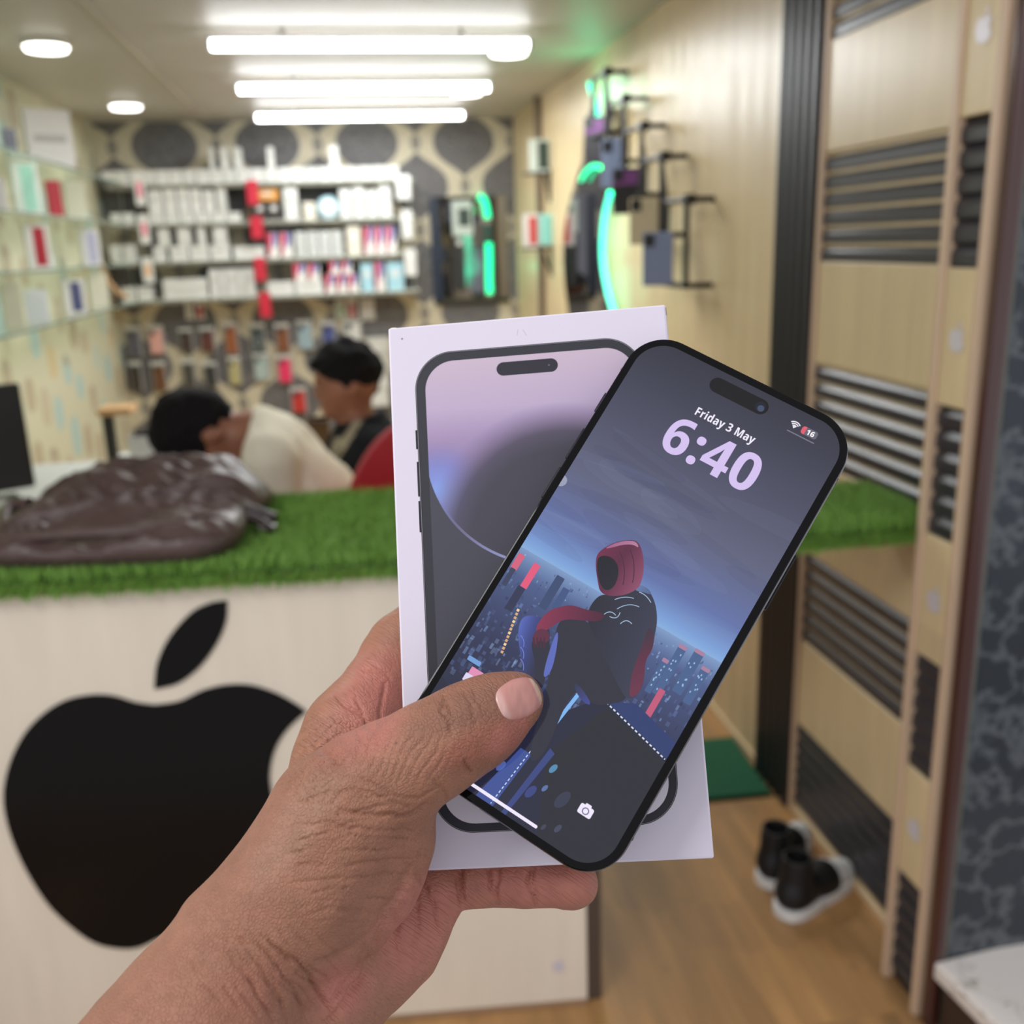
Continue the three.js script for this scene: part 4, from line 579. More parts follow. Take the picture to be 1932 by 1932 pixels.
// ---------------------------------------------------------------- brown leather bag on the turf
{
  const C = V(-0.432, BOARD + 0.02, -1.868), turn = -0.14;
  const t = thing('leather_bag', 'crumpled dark brown leather bag lying on the turf topped counter', 'bag', C); t.rotation.y = turn;
  const inv = (px, py, y) => { const q = onY(px, py, y).sub(C); const c = Math.cos(-turn), s = Math.sin(-turn); return V(q.x * c + q.z * s, q.y, -q.x * s + q.z * c); };
  const top = (x, z) => { const back = smooth(0.16, -0.12, z), side = smooth(-0.24, -0.06, x) * smooth(0.27, 0.14, x); const a = noise3(x * 5 + 2, 3, z * 19 + x * 7), b = noise3(x * 11, 8, z * 30 - x * 16); return 0.046 + 0.05 * back * (0.05 + 0.95 * side) + (1 - Math.abs(a)) * 0.034 - 0.022 + (1 - Math.abs(b)) * 0.014 - 0.008; };
  const f = (x, y, z) => { const qx = Math.abs(x - 0.02) - 0.135, qz = Math.abs(z) - 0.13, lobe = 0.012 * noise3(x * 9, y * 12, z * 9), r = Math.hypot(Math.max(qx, 0), Math.max(qz, 0)) + Math.min(Math.max(qx, qz), 0) - 0.075 - lobe - 0.012 * Math.sin(y * 60); return -smin(-Math.max(r, -y), -(y - top(x, z)), 0.03) * 0.62; };
  const leather = P({ color: rgb(84, 66, 62), roughness: 0.4, bumpMap: dataTex(256, 256, (u, v) => { const k = 0.5 + fbm(u * 40, v * 40, 3, 3) * 0.8; return [k, k, k]; }), bumpScale: 0.001 });
  const body = nets(f, [-0.27, -0.01, -0.25], [0.27, 0.16, 0.25], 0.0042, { slack: 0.01 }); metricUV(body, 5); part('body', body, leather, t);
  const strapDark = std(rgb(52, 38, 36), 0.4);
  part('piping', tube([[-0.2, 0.048, 0.14], [-0.1, 0.05, 0.192], [0, 0.054, 0.2], [0.1, 0.054, 0.195], [0.19, 0.06, 0.14]].map((p) => V(...p)), 0.008, 40), leather, t, 'raised seam along the front edge');
  const lift = (px, py, h) => { const q = inv(px, py, C.y + h); q.y = h; return q; };
  part('handle', tube([lift(86, 990, 0.04), lift(44, 1000, 0.034), lift(16, 996, 0.03), lift(8, 976, 0.036), lift(24, 954, 0.046), lift(58, 950, 0.05)], 0.0125, 40, 10), leather, t);
  part('strap', tube([lift(400, 985, 0.03), lift(438, 968, 0.03), lift(470, 962, 0.032), lift(500, 972, 0.018), lift(520, 978, 0.012)], 0.011, 40, 8), strapDark, t); part('strap', tube([lift(440, 985, 0.02), lift(470, 975, 0.03), lift(492, 984, 0.02), lift(512, 1000, 0.008)], 0.009, 30, 8), strapDark, t);
  part('buckle', rbox(0.03, 0.006, 0.022, 0.002).translate(...lift(505, 994, 0.012).toArray()), std(rgb(120, 116, 116), 0.3, { metalness: 0.8 }), t);
}

const AFF = [1.82024, -1.07527, 1.08648, 1.81881, -2861.36, 278.792];                                               // turns the leaning figure of the wallpaper upright on the display
// ---------------------------------------------------------------- boxed phone carton and phone held up to the camera
const toWorld = (v) => v.clone().applyMatrix4(camRot).add(CAM);
function planeBasis(c, w, h) { const x = V(...w).normalize(), y = V(...h).negate(); y.addScaledVector(x, -y.dot(x)).normalize(); const z = V(0, 0, 0).crossVectors(x, y); return { c: V(...c), x, y, z }; }
const BOXP = planeBasis([0.009003, -0.020002, -0.297228], [0.994659, 0.070443, 0.075438], [0.061172, -0.984149, 0.16646]);
const PHONEP = planeBasis([0.032643, -0.02211, -0.27982], [0.840051, -0.480614, 0.251644], [-0.520677, -0.843958, 0.12896]);
const BW = 0.0885, BH = 0.1668, BT = 0.026, PW = 0.0712, PH = 0.1473, PT = 0.00785;
const placeOn = (o, B) => { const m = camRot.clone().multiply(new THREE.Matrix4().makeBasis(B.x, B.y, B.z)); o.quaternion.setFromRotationMatrix(m); o.position.copy(toWorld(B.c)); return o; };
{
  const print = canvasTex(1000, 1885, (c, w, h) => {
    c.fillStyle = '#d3ccd9'; c.fillRect(0, 0, w, h);
    const rrp = (x0, y0, x1, y1, r) => { c.beginPath(); c.roundRect(x0, y0, x1 - x0, y1 - y0, r); };
    c.fillStyle = '#26262d'; for (const [a, b] of [[384, 454], [500, 626], [642, 754]]) c.fillRect(78, a, 10, b - a);
    rrp(84, 100, 910, 1777, 138); c.fillStyle = '#1d1d22'; c.fill(); rrp(87, 103, 907, 1774, 135); c.strokeStyle = '#8d8a90'; c.lineWidth = 2; c.stroke(); rrp(90, 106, 904, 1771, 132); c.fillStyle = '#34343b'; c.fill();
    c.save(); rrp(121, 136, 880, 1748, 106); c.clip(); c.fillStyle = '#464650'; c.fillRect(0, 0, w, h);
    c.save(); c.beginPath(); c.ellipse(560, 470, 448, 432, 0, 0, 6.3); c.rect(0, 0, w, 470); c.clip();
    let g = c.createLinearGradient(0, 130, 0, 620); g.addColorStop(0, '#c0aebd'); g.addColorStop(0.38, '#b4a3bd'); g.addColorStop(0.62, '#9c88aa'); g.addColorStop(1, '#84759e'); c.fillStyle = g; c.fillRect(0, 0, w, 960);
    g = c.createRadialGradient(150, 620, 20, 150, 620, 190); g.addColorStop(0, 'rgba(128,152,214,1)'); g.addColorStop(0.5, 'rgba(120,130,196,0.75)'); g.addColorStop(1, 'rgba(120,120,180,0)'); c.fillStyle = g; c.fillRect(0, 350, 420, 600);
    g = c.createRadialGradient(590, 820, 120, 590, 820, 500); g.addColorStop(0, '#45444e'); g.addColorStop(0.55, '#45444e'); g.addColorStop(0.72, 'rgba(74,70,84,0.86)'); g.addColorStop(0.88, 'rgba(110,98,124,0.4)'); g.addColorStop(1, 'rgba(120,110,150,0)'); c.fillStyle = g; c.fillRect(0, 250, w, 800); c.restore();
    c.lineWidth = 9; g = c.createLinearGradient(130, 620, 360, 900); g.addColorStop(0, 'rgba(120,130,190,0)'); g.addColorStop(0.5, '#6c6a86'); g.addColorStop(1, '#9a9cd0'); c.strokeStyle = g; c.beginPath(); c.ellipse(560, 470, 446, 430, 0, Math.PI * 0.55, Math.PI * 0.95); c.stroke();
    c.save(); c.beginPath(); c.ellipse(560, 1390, 452, 440, 0, 0, 6.3); c.clip(); g = c.createLinearGradient(0, 950, 0, 1620); g.addColorStop(0, '#4b4a55'); g.addColorStop(0.5, '#565463'); g.addColorStop(0.85, '#b8b0c6'); g.addColorStop(1, '#dcd6e2'); c.fillStyle = g; c.fillRect(0, 900, w, 960); c.restore();
    c.fillStyle = '#dcd6e2'; c.fillRect(0, 1620, w, 200); c.lineWidth = 7; c.strokeStyle = '#6b6878'; c.beginPath(); c.ellipse(560, 1390, 450, 438, 0, Math.PI * 1.02, Math.PI * 1.4); c.stroke(); c.restore();
    rrp(384, 158, 606, 208, 25); c.fillStyle = '#302f37'; c.fill(); c.fillStyle = '#6c6a76'; c.beginPath(); c.arc(574, 182, 3, 0, 7); c.fill();
    c.fillStyle = '#7d7484'; c.beginPath(); c.arc(43, 38, 3.4, 0, 7); c.fill(); c.strokeStyle = 'rgba(150,140,160,0.5)'; c.lineWidth = 2; c.beginPath(); c.moveTo(470, 40); c.lineTo(466, 62); c.moveTo(488, 42); c.lineTo(500, 66); c.stroke();
    for (let i = 0; i < 500; i++) { c.fillStyle = 'rgba(120,112,126,' + rr(0.03, 0.12) + ')'; c.fillRect(rnd() * w, rnd() * h, rr(1, 4), rr(1, 3)); }
  });
  const paper = std(rgb(215, 208, 221), 0.5), t = placeOn(thing('phone_box', 'white boxed phone carton with a printed phone on its lid, held behind the real phone', 'phone box'), BOXP);
  part('lid', rbox(BW, BH, BT, 0.0007, 0, 0, -BT / 2, 3), paper, t);
  const fg = new THREE.PlaneGeometry(BW - 0.0014, BH - 0.0014); fg.translate(0, 0, 0.00006); part('front_print', fg, P({ map: print, roughness: 0.55, specularIntensity: 0.5 }), t);
  part('corner_wear', rbox(0.0024, 0.0016, 0.003, 0.0006, -BW / 2 + 0.0016, BH / 2 - 0.0004, -0.0022), std(rgb(236, 228, 206), 0.7), t); part('corner_wear', rbox(0.0008, 0.0028, 0.002, 0.0003, BW / 2 - 0.0003, BH / 2 - 0.0022, -0.0012), std(rgb(138, 126, 116), 0.7), t);
}
{
  const shot = canvasTex(990, 2043, (c) => {
    const w = 1000, h = 2064; c.scale(0.99, 0.99);
    let g = c.createLinearGradient(0, 0, 0, 1120); g.addColorStop(0, '#2b2c38'); g.addColorStop(0.3, '#444559'); g.addColorStop(0.62, '#5d607a'); g.addColorStop(0.84, '#6070a6'); g.addColorStop(0.95, '#7a9fd6'); g.addColorStop(1, '#8fb6dc'); c.fillStyle = g; c.fillRect(0, 0, w, 1130);
    for (let i = 0; i < 26; i++) { c.fillStyle = 'rgba(' + (i % 2 ? '150,160,200' : '40,44,74') + ',0.055)'; c.beginPath(); c.ellipse(rr(0, 1000), rr(500, 1040), rr(120, 340), rr(16, 50), rr(-0.15, 0.15), 0, 7); c.fill(); }
    g = c.createLinearGradient(0, 1090, 0, 2064); g.addColorStop(0, '#7f9cc6'); g.addColorStop(0.12, '#4a5a86'); g.addColorStop(0.4, '#2f3454'); g.addColorStop(0.75, '#22243a'); g.addColorStop(1, '#1d1e2a'); c.fillStyle = g; c.fillRect(0, 1095, w, 970);
    const tone = ['#5b74a8', '#33406a', '#88a8d4', '#41507e', '#2a3052', '#6a86b8', '#9cc0e4', '#3a3f66'];
    for (let i = 0; i < 900; i++) { const y = 1100 + Math.pow(rnd(), 0.8) * 560, x = rr(20, 980), k = (y - 1050) / 600, s = 4 + 16 * k; c.globalAlpha = rr(0.25, 0.75) * (1 - k * 0.45); c.fillStyle = tone[Math.floor(rnd() * 8)]; c.fillRect(x, y, rr(0.4, 1.2) * s, rr(0.5, 2) * s); }
    c.globalAlpha = 1; const bld = (x, y, ww, hh, f) => { c.fillStyle = f; c.beginPath(); c.roundRect(x, y, ww, hh, 4); c.fill(); };
    bld(44, 1120, 30, 70, '#d0607c'); bld(48, 1188, 22, 80, '#38405e'); bld(120, 1124, 30, 112, '#e0587a'); bld(112, 1236, 34, 110, '#2e3350'); bld(228, 1120, 36, 150, '#39496e'); bld(276, 1150, 30, 90, '#3f5380');
    for (let i = 0; i < 12; i++) { c.fillStyle = i % 3 ? '#d8a878' : '#f0d0a0'; c.fillRect(160 + i * 3, 1320 + i * 16, 11, 11); }
    for (const [x, y, ww, hh] of [[788, 1110, 34, 220], [850, 1094, 40, 190], [905, 1140, 34, 160], [760, 1190, 26, 150]]) { bld(x, y, ww, hh, '#46608c'); bld(x, y, ww, 16, '#a87c9c'); for (let k = 0; k < 8; k++) { c.fillStyle = '#9ab8dc'; c.fillRect(x + rr(2, ww - 8), y + 24 + rr(0, hh - 40), 5, 8); } }
    bld(806, 1300, 26, 150, '#c05878'); bld(124, 1612, 56, 34, '#e08cb4'); bld(116, 1644, 60, 34, '#dcd4f0'); bld(180, 1650, 40, 26, '#78b0e0'); bld(90, 1580, 60, 20, '#6f9cd6'); bld(256, 1560, 50, 18, '#86b4ea');
    // foreground rails and dark rooftop
    const poly = (p, f) => { c.fillStyle = f; c.beginPath(); p.forEach(([x, y], i) => (i ? c.lineTo(x, y) : c.moveTo(x, y))); c.closePath(); c.fill(); };
    poly([[0, 1700], [240, 1780], [480, 1640], [640, 1440], [1000, 1520], [1000, 2064], [0, 2064]], '#22243a'); poly([[560, 1740], [670, 1470], [1000, 1540], [1000, 2064], [700, 2064]], '#25262f'); poly([[0, 1860], [300, 1780], [330, 2064], [0, 2064]], '#24252f');
    poly([[655, 1452], [962, 1520], [962, 1450], [760, 1400]], '#2a3a6c'); poly([[520, 1640], [534, 1646], [556, 1480], [540, 1478]], '#7cb4f0'); poly([[460, 1780], [510, 1780], [480, 2040], [400, 2040]], '#3c4f94'); poly([[560, 1720], [586, 1730], [540, 2040], [520, 2040]], '#36447e');
    for (const [x, y, r, f] of [[610, 1780, 16, '#5fa8d8'], [620, 1860, 12, '#6a88c8'], [430, 1880, 18, '#5a72c4'], [700, 1860, 30, '#3a3d55'], [740, 1960, 14, '#4a4d68'], [690, 1985, 10, '#454862'], [580, 1900, 22, '#3e4c94']]) { c.globalAlpha = 0.75; c.fillStyle = f; c.beginPath(); c.ellipse(x, y, r * 0.7, r * 1.3, 0.3, 0, 7); c.fill(); } c.globalAlpha = 1;
    c.strokeStyle = '#d4e2f4'; c.lineWidth = 6; c.setLineDash([11, 8]); c.beginPath(); c.moveTo(657, 1456); c.lineTo(957, 1524); c.stroke(); c.lineWidth = 4; c.beginPath(); c.moveTo(500, 1770); c.lineTo(470, 2020); c.stroke(); c.setLineDash([]);
    // an ordinary person in a dark red hooded jacket sitting on a ledge, face lost in the hood; drawn in a frame leaning with the picture
    c.save(); c.transform(AFF[0], AFF[1], AFF[2], AFF[3], AFF[4], AFF[5]);
    const fig = (f, pts) => { c.beginPath(); const n = pts.length, mid = (i) => [(pts[i % n][0] + pts[(i + 1) % n][0]) / 2, (pts[i % n][1] + pts[(i + 1) % n][1]) / 2]; const m0 = mid(0); c.moveTo(...m0); for (let i = 1; i <= n; i++) c.quadraticCurveTo(...pts[i % n], ...mid(i)); c.closePath(); c.fillStyle = f; c.fill(); };
    const lg = (x0, y0, x1, y1, ...st) => { const q = c.createLinearGradient(x0, y0, x1, y1); st.forEach((k, i) => q.addColorStop(i / (st.length - 1), k)); return q; };
    fig(lg(975, 1180, 1030, 1200, '#5a6cc0', '#3c4684', '#2c2f4a'), [[977, 1181], [985, 1164], [1005, 1161], [1028, 1168], [1040, 1200], [1030, 1240], [1022, 1284], [990, 1284], [982, 1240], [976, 1206]]);
    for (const k of [0, 1, 2]) { c.strokeStyle = '#7488dc'; c.lineWidth = 1.2; c.beginPath(); c.moveTo(981, 1200 + k * 22); c.quadraticCurveTo(990, 1208 + k * 22, 987, 1222 + k * 22); c.stroke(); }
    fig('#2b2c3c', [[1004, 1205], [1030, 1198], [1040, 1224], [1032, 1262], [1026, 1300], [1008, 1296], [1010, 1250], [1002, 1224]]);
    fig('#2c2d3a', [[1050, 1172], [1080, 1164], [1108, 1172], [1128, 1196], [1178, 1230], [1184, 1300], [1178, 1320], [1150, 1326], [1120, 1330], [1092, 1300], [1070, 1320], [1030, 1420], [1000, 1436], [1006, 1390], [1030, 1310], [1044, 1240]]);
    fig(lg(1080, 1280, 1110, 1320, '#2c2d3a', '#3e468c'), [[1084, 1286], [1100, 1300], [1118, 1330], [1100, 1324], [1084, 1300]]);
    fig('#5a68b8', [[1046, 1200], [1054, 1190], [1050, 1230], [1040, 1270], [1024, 1282], [1030, 1250]]);
    fig(lg(1110, 1130, 1240, 1180, '#23242f', '#2e3040', '#383a4e'), [[1130, 1120], [1160, 1126], [1200, 1108], [1222, 1110], [1236, 1136], [1240, 1170], [1234, 1200], [1230, 1220], [1216, 1240], [1214, 1276], [1208, 1300], [1190, 1318], [1176, 1314], [1150, 1260], [1120, 1200], [1104, 1160]]);
    fig(lg(1190, 1180, 1230, 1300, '#30313f', '#5a2a40', '#6a3048'), [[1222, 1180], [1234, 1196], [1230, 1226], [1216, 1244], [1213, 1284], [1202, 1308], [1184, 1316], [1190, 1270], [1206, 1232]]);
    fig(lg(1010, 1140, 1140, 1170, '#8c3452', '#6e2844', '#4a2036'), [[1012, 1178], [1034, 1152], [1062, 1144], [1080, 1142], [1108, 1152], [1144, 1158], [1134, 1174], [1100, 1172], [1064, 1168], [1040, 1184], [1022, 1196], [1010, 1196]]);
    fig('#5c2a40', [[1004, 1200], [1016, 1186], [1034, 1190], [1038, 1208], [1026, 1216], [1020, 1206], [1012, 1218], [1004, 1214]]); for (const k of [0, 1, 2, 3]) { c.strokeStyle = '#4a2236'; c.lineWidth = 3.2; c.beginPath(); c.moveTo(1006 + k * 7, 1204); c.lineTo(1008 + k * 6, 1222 + k); c.stroke(); }
    c.strokeStyle = '#a9c2dc'; c.lineWidth = 1.5; for (const p of [[1160, 1132, 1180, 1124, 1196, 1130], [1164, 1150, 1186, 1136, 1206, 1146], [1150, 1164, 1166, 1172, 1170, 1156], [1170, 1178, 1182, 1166, 1192, 1178], [1140, 1160, 1152, 1150, 1162, 1162], [1206, 1118, 1220, 1122, 1228, 1138]]) { c.beginPath(); c.moveTo(p[0], p[1]); c.quadraticCurveTo(p[2], p[3], p[4], p[5]); c.stroke(); }
    fig(lg(1190, 1100, 1232, 1126, '#6f88b4', '#4a5a84'), [[1196, 1106], [1212, 1104], [1226, 1114], [1230, 1124], [1214, 1118], [1200, 1116]]);
    fig(lg(1125, 1030, 1214, 1090, '#742a48', '#5a2440', '#8a4a66'), [[1125, 1050], [1132, 1038], [1154, 1024], [1176, 1018], [1200, 1017], [1210, 1028], [1215, 1050], [1216, 1074], [1211, 1098], [1204, 1112], [1180, 1124], [1150, 1126], [1132, 1118], [1128, 1096], [1124, 1070]]);
    fig(lg(1140, 1020, 1200, 1040, '#9a5a80', '#b47c9c'), [[1140, 1034], [1160, 1023], [1184, 1018], [1202, 1020], [1208, 1034], [1196, 1026], [1176, 1026], [1156, 1032]]);
    fig(lg(1126, 1050, 1170, 1100, '#181822', '#23222e'), [[1127, 1052], [1140, 1046], [1158, 1052], [1168, 1068], [1167, 1090], [1158, 1110], [1142, 1116], [1131, 1100], [1127, 1078]]);
    c.strokeStyle = '#482034'; c.lineWidth = 1.6; for (const p of [[1170, 1040, 1184, 1068, 1176, 1104], [1190, 1036, 1202, 1064, 1194, 1100]]) { c.beginPath(); c.moveTo(p[0], p[1]); c.quadraticCurveTo(p[2], p[3], p[4], p[5]); c.stroke(); }
    c.restore();
    c.fillStyle = 'rgba(200,205,220,0.55)'; c.beginPath(); c.arc(36, 772, 25, -1.57, 1.57); c.fill();
    // clock and icons
    c.fillStyle = '#f2ecfa'; c.textBaseline = 'alphabetic'; c.textAlign = 'center'; c.save(); c.translate(504, 258); c.font = 'bold 50px sans-serif'; let m = c.measureText('Friday 3 May').width; c.scale(272 / m, 1); c.fillText('Friday 3 May', 0, 0); c.restore();
    c.fillStyle = '#d3c0ee'; c.save(); c.translate(516, 452); c.font = 'bold 226px sans-serif'; m = c.measureText('6:40').width; c.scale(428 / m, 1); c.fillText('6:40', 0, 0); c.restore();
    c.strokeStyle = '#f0ecf8'; c.lineWidth = 5; for (const r of [12, 20, 28]) { c.beginPath(); c.arc(748, 119, r, -2.36, -0.78); c.stroke(); } c.fillStyle = '#f0ecf8'; c.beginPath(); c.moveTo(748, 121); c.arc(748, 119, 9, -2.36, -0.78); c.fill();
    c.fillStyle = 'rgba(150,142,160,0.5)'; c.beginPath(); c.roundRect(779, 90, 68, 34, 11); c.fill(); c.fillStyle = '#e05a6c'; c.beginPath(); c.roundRect(779, 90, 17, 34, [11, 0, 0, 11]); c.fill(); c.fillStyle = '#ffffff'; c.font = 'bold 31px sans-serif'; c.fillText('16', 818, 118);
    c.fillStyle = 'rgba(170,165,180,0.55)'; c.fillRect(730, 136, 120, 5); c.fillStyle = '#f0e8fa'; c.beginPath(); c.roundRect(339, 1993, 332, 13, 6); c.fill();
    c.fillStyle = '#eee6fa'; c.beginPath(); c.roundRect(768, 1828, 58, 40, 8); c.fill(); c.beginPath(); c.roundRect(784, 1820, 26, 14, 5); c.fill(); c.strokeStyle = '#6a6488'; c.lineWidth = 4; c.beginPath(); c.arc(797, 1849, 12, 0, 7); c.stroke();
    // sensor island
    c.fillStyle = '#000'; c.beginPath(); c.roundRect(360, 68, 263, 66, 33); c.fill(); c.fillStyle = '#0e1220'; c.beginPath(); c.arc(590, 101, 22, 0, 7); c.fill(); c.fillStyle = '#3c4a66'; c.beginPath(); c.arc(595, 107, 14, 0, 7); c.fill();
  });
  const t = placeOn(thing('phone', 'black phone showing its lock screen, held by the thumb in front of the white carton', 'phone'), PHONEP);
  const steel = P({ color: rgb(118, 116, 122), metalness: 1, roughness: 0.14 }), glassM = P({ color: rgb(4, 4, 5), roughness: 0.05, specularIntensity: 0.35 });
  const fr = extrude(roundRect(PW - 0.0012, PH - 0.0012, 0.0122), PT - 0.0024, 0.0006, 20); fr.translate(0, 0, -PT + 0.0006); part('frame', fr, steel, t);
  const gl = extrude(roundRect(PW - 0.0016, PH - 0.0016, 0.0118), 0.0004, 0.0005, 20); gl.translate(0, 0, -0.0011); part('front_glass', gl, glassM, t);
  const bk = extrude(roundRect(PW - 0.002, PH - 0.002, 0.0116), 0.0004, 0.0003, 20); bk.translate(0, 0, -PT + 0.0001); part('back_glass', bk, std(rgb(52, 50, 54), 0.5), t);
  const dg = new THREE.ShapeGeometry(roundRect(PW - 0.0054, PH - 0.0054, 0.0096), 24); { const p = dg.attributes.position, uv = dg.attributes.uv; for (let i = 0; i < p.count; i++) uv.setXY(i, p.getX(i) / PW + 0.5, p.getY(i) / PH + 0.5); } dg.translate(0, 0, -0.00016);
  part('display', dg, P({ color: 0x000000, emissive: 0xffffff, emissiveMap: shot, emissiveIntensity: 1.0, roughness: 0.08, specularIntensity: 0.9 }), t, 'lit lock screen reading Friday 3 May, 6:40');
  const pillB = std(rgb(30, 30, 33), 0.3, { metalness: 0.8 });
  for (const [y, l, s] of [[0.046, 0.007, -1], [0.031, 0.011, -1], [0.017, 0.011, -1], [0.024, 0.018, 1]]) part('button', rbox(0.0012, l, 0.003, 0.0005, s * (PW / 2 + 0.0001), y, -PT / 2), pillB, t);
  for (const [y, s] of [[0.058, 1], [0.058, -1], [-0.058, 1], [-0.058, -1]]) part('antenna_line', rbox(0.0003, 0.0008, PT - 0.003, 0.0001, s * (PW / 2), y, -PT / 2 - 0.0003), std(rgb(84, 82, 86), 0.5), t);
  for (let i = 0; i < 6; i++) for (const k of [-1, 1]) part('speaker_hole', cyl(0.0007, 0.0007, 0.0004, 12).translate(k * (0.012 + i * 0.0024), -PH / 2, -PT / 2), std(rgb(4, 4, 4), 0.8), t);
  part('charging_port', rbox(0.0088, 0.0004, 0.0028, 0.0002, 0, -PH / 2, -PT / 2), std(rgb(6, 6, 6), 0.6), t);
}

// ---------------------------------------------------------------- the hand
{
  const J = (px, py, d, r) => [(px - HALF) * d / FOCAL, -(py - HALF) * d / FOCAL, -d, r * d / FOCAL];
  const front = (B, px, py) => { const q = V((px - HALF) / FOCAL, -(py - HALF) / FOCAL, -1); return B.c.dot(B.z) / q.dot(B.z); };
  const onPhone = (px, py, r, press = 0.0012) => { const d0 = front(PHONEP, px, py), d = (d0 + press * 0.5) / (1 + r / FOCAL * 1.0); return J(px, py, d, r); };
  const tip = onPhone(975, 1325, 52, 0.003), mid = onPhone(923, 1352, 64), ip = onPhone(866, 1384, 74), prox = J(790, 1430, 0.2655, 84), mcp = J(705, 1482, 0.266, 88);
  const thenarA = J(640, 1548, 0.2645, 122), thenarB = J(578, 1664, 0.262, 128), wristA = J(474, 1792, 0.258, 142), arm1 = J(372, 1985, 0.248, 193), arm2 = J(140, 2290, 0.225, 240);
  const radial = [[tip, mid], [mid, ip], [ip, prox], [prox, mcp], [mcp, thenarA], [thenarA, thenarB], [thenarB, wristA], [wristA, arm1], [arm1, arm2], [mcp, thenarB]];
  const pad = J(745, 1590, 0.268, 62), pad2 = J(700, 1668, 0.268, 78), pad3 = J(740, 1540, 0.266, 62);
  radial.push([pad3, pad], [pad, pad2], [pad2, J(610, 1760, 0.268, 95)]);
  const hypo = [[J(797, 1694, 0.297, 62), J(742, 1752, 0.29, 96)], [J(742, 1752, 0.29, 96), J(650, 1812, 0.28, 115)], [J(650, 1812, 0.28, 115), J(560, 1900, 0.266, 150)], [J(797, 1694, 0.297, 62), J(828, 1674, 0.297, 47)]];
  const pinky = [[J(838, 1672, 0.299, 48), J(905, 1662, 0.3, 48.5)], [J(905, 1662, 0.3, 47.5), J(990, 1662, 0.3, 47)], [J(990, 1662, 0.3, 47.5), J(1072, 1664, 0.3, 47.5)], [J(1072, 1664, 0.3, 47.5), J(1082, 1666, 0.3, 45)]];
  const i0 = J(667, 1392, 0.314, 92), i1 = J(752, 1226, 0.337, 57), palm = J(735, 1372, 0.337, 66);
  const index = [[J(600, 1540, 0.292, 82), i0], [i0, i1], [i1, J(860, 1110, 0.347, 48)], [J(860, 1110, 0.347, 48), J(940, 1050, 0.347, 43)], [J(630, 1450, 0.31, 70), palm]];
  const back = [[palm, J(820, 1500, 0.352, 92)], [J(820, 1500, 0.352, 92), J(790, 1640, 0.34, 90)], [J(790, 1640, 0.34, 90), J(700, 1730, 0.305, 100)], [J(650, 1500, 0.31, 80), J(760, 1560, 0.335, 90)]];
  const middle = [[J(830, 1400, 0.35, 60), J(980, 1330, 0.349, 52)], [J(980, 1330, 0.349, 52), J(1070, 1290, 0.347, 46)], [J(1070, 1290, 0.347, 46), J(1130, 1265, 0.346, 42)]];
  const ring = [[J(830, 1520, 0.35, 58), J(970, 1480, 0.349, 50)], [J(970, 1480, 0.349, 50), J(1060, 1450, 0.347, 45)], [J(1060, 1450, 0.347, 45), J(1120, 1430, 0.346, 41)]];
  const set = (list, k) => (x, y, z) => { let d = 9; for (const [a, b] of list) d = smin(d, cone(x, y, z, a, b), k); return d; };
  const fR = set(radial, 0.008), fH = set(hypo, 0.008), fP = set(pinky, 0.0012), fI = set(index, 0.006), fB = set(back, 0.01), fM = set(middle, 0.003), fG = set(ring, 0.003);
  const local = (B, x, y, z) => { const dx = x - B.c.x, dy = y - B.c.y, dz = z - B.c.z; return [dx * B.x.x + dy * B.x.y + dz * B.x.z, dx * B.y.x + dy * B.y.y + dz * B.y.z, dx * B.z.x + dy * B.z.y + dz * B.z.z]; };
  const slab = (B, w, h, t, g, rad) => (x, y, z) => { const [u, v, n] = local(B, x, y, z), a = Math.abs(u) - w / 2 + rad, b = Math.abs(v) - h / 2 + rad, e = Math.hypot(Math.max(a, 0), Math.max(b, 0)) + Math.min(Math.max(a, b), 0) - rad - g, c = Math.abs(n + t / 2) - t / 2 - g; return Math.max(e, c); };
  const sBox = slab(BOXP, BW, BH, BT, 0.0002, 0.0005), sPhone = slab(PHONEP, PW, PH, PT, 0.00015, 0.0122);
  const bump = (x, y, z) => 0.0006 * noise3(x * 70, y * 70, z * 70) + 0.0003 * noise3(x * 160, y * 160, z * 160);
  const flesh = (x, y, z) => { const a = smin(fR(x, y, z), fI(x, y, z), 0.0035), b = smin(smin(fH(x, y, z), fB(x, y, z), 0.012), smin(fM(x, y, z), fG(x, y, z), 0.002), 0.004), c = smin(a, b, 0.0028); return smin(c, fP(x, y, z), 0.0009) + bump(x, y, z); };
  const f = (x, y, z) => Math.max(flesh(x, y, z), -sBox(x, y, z), -sPhone(x, y, z));
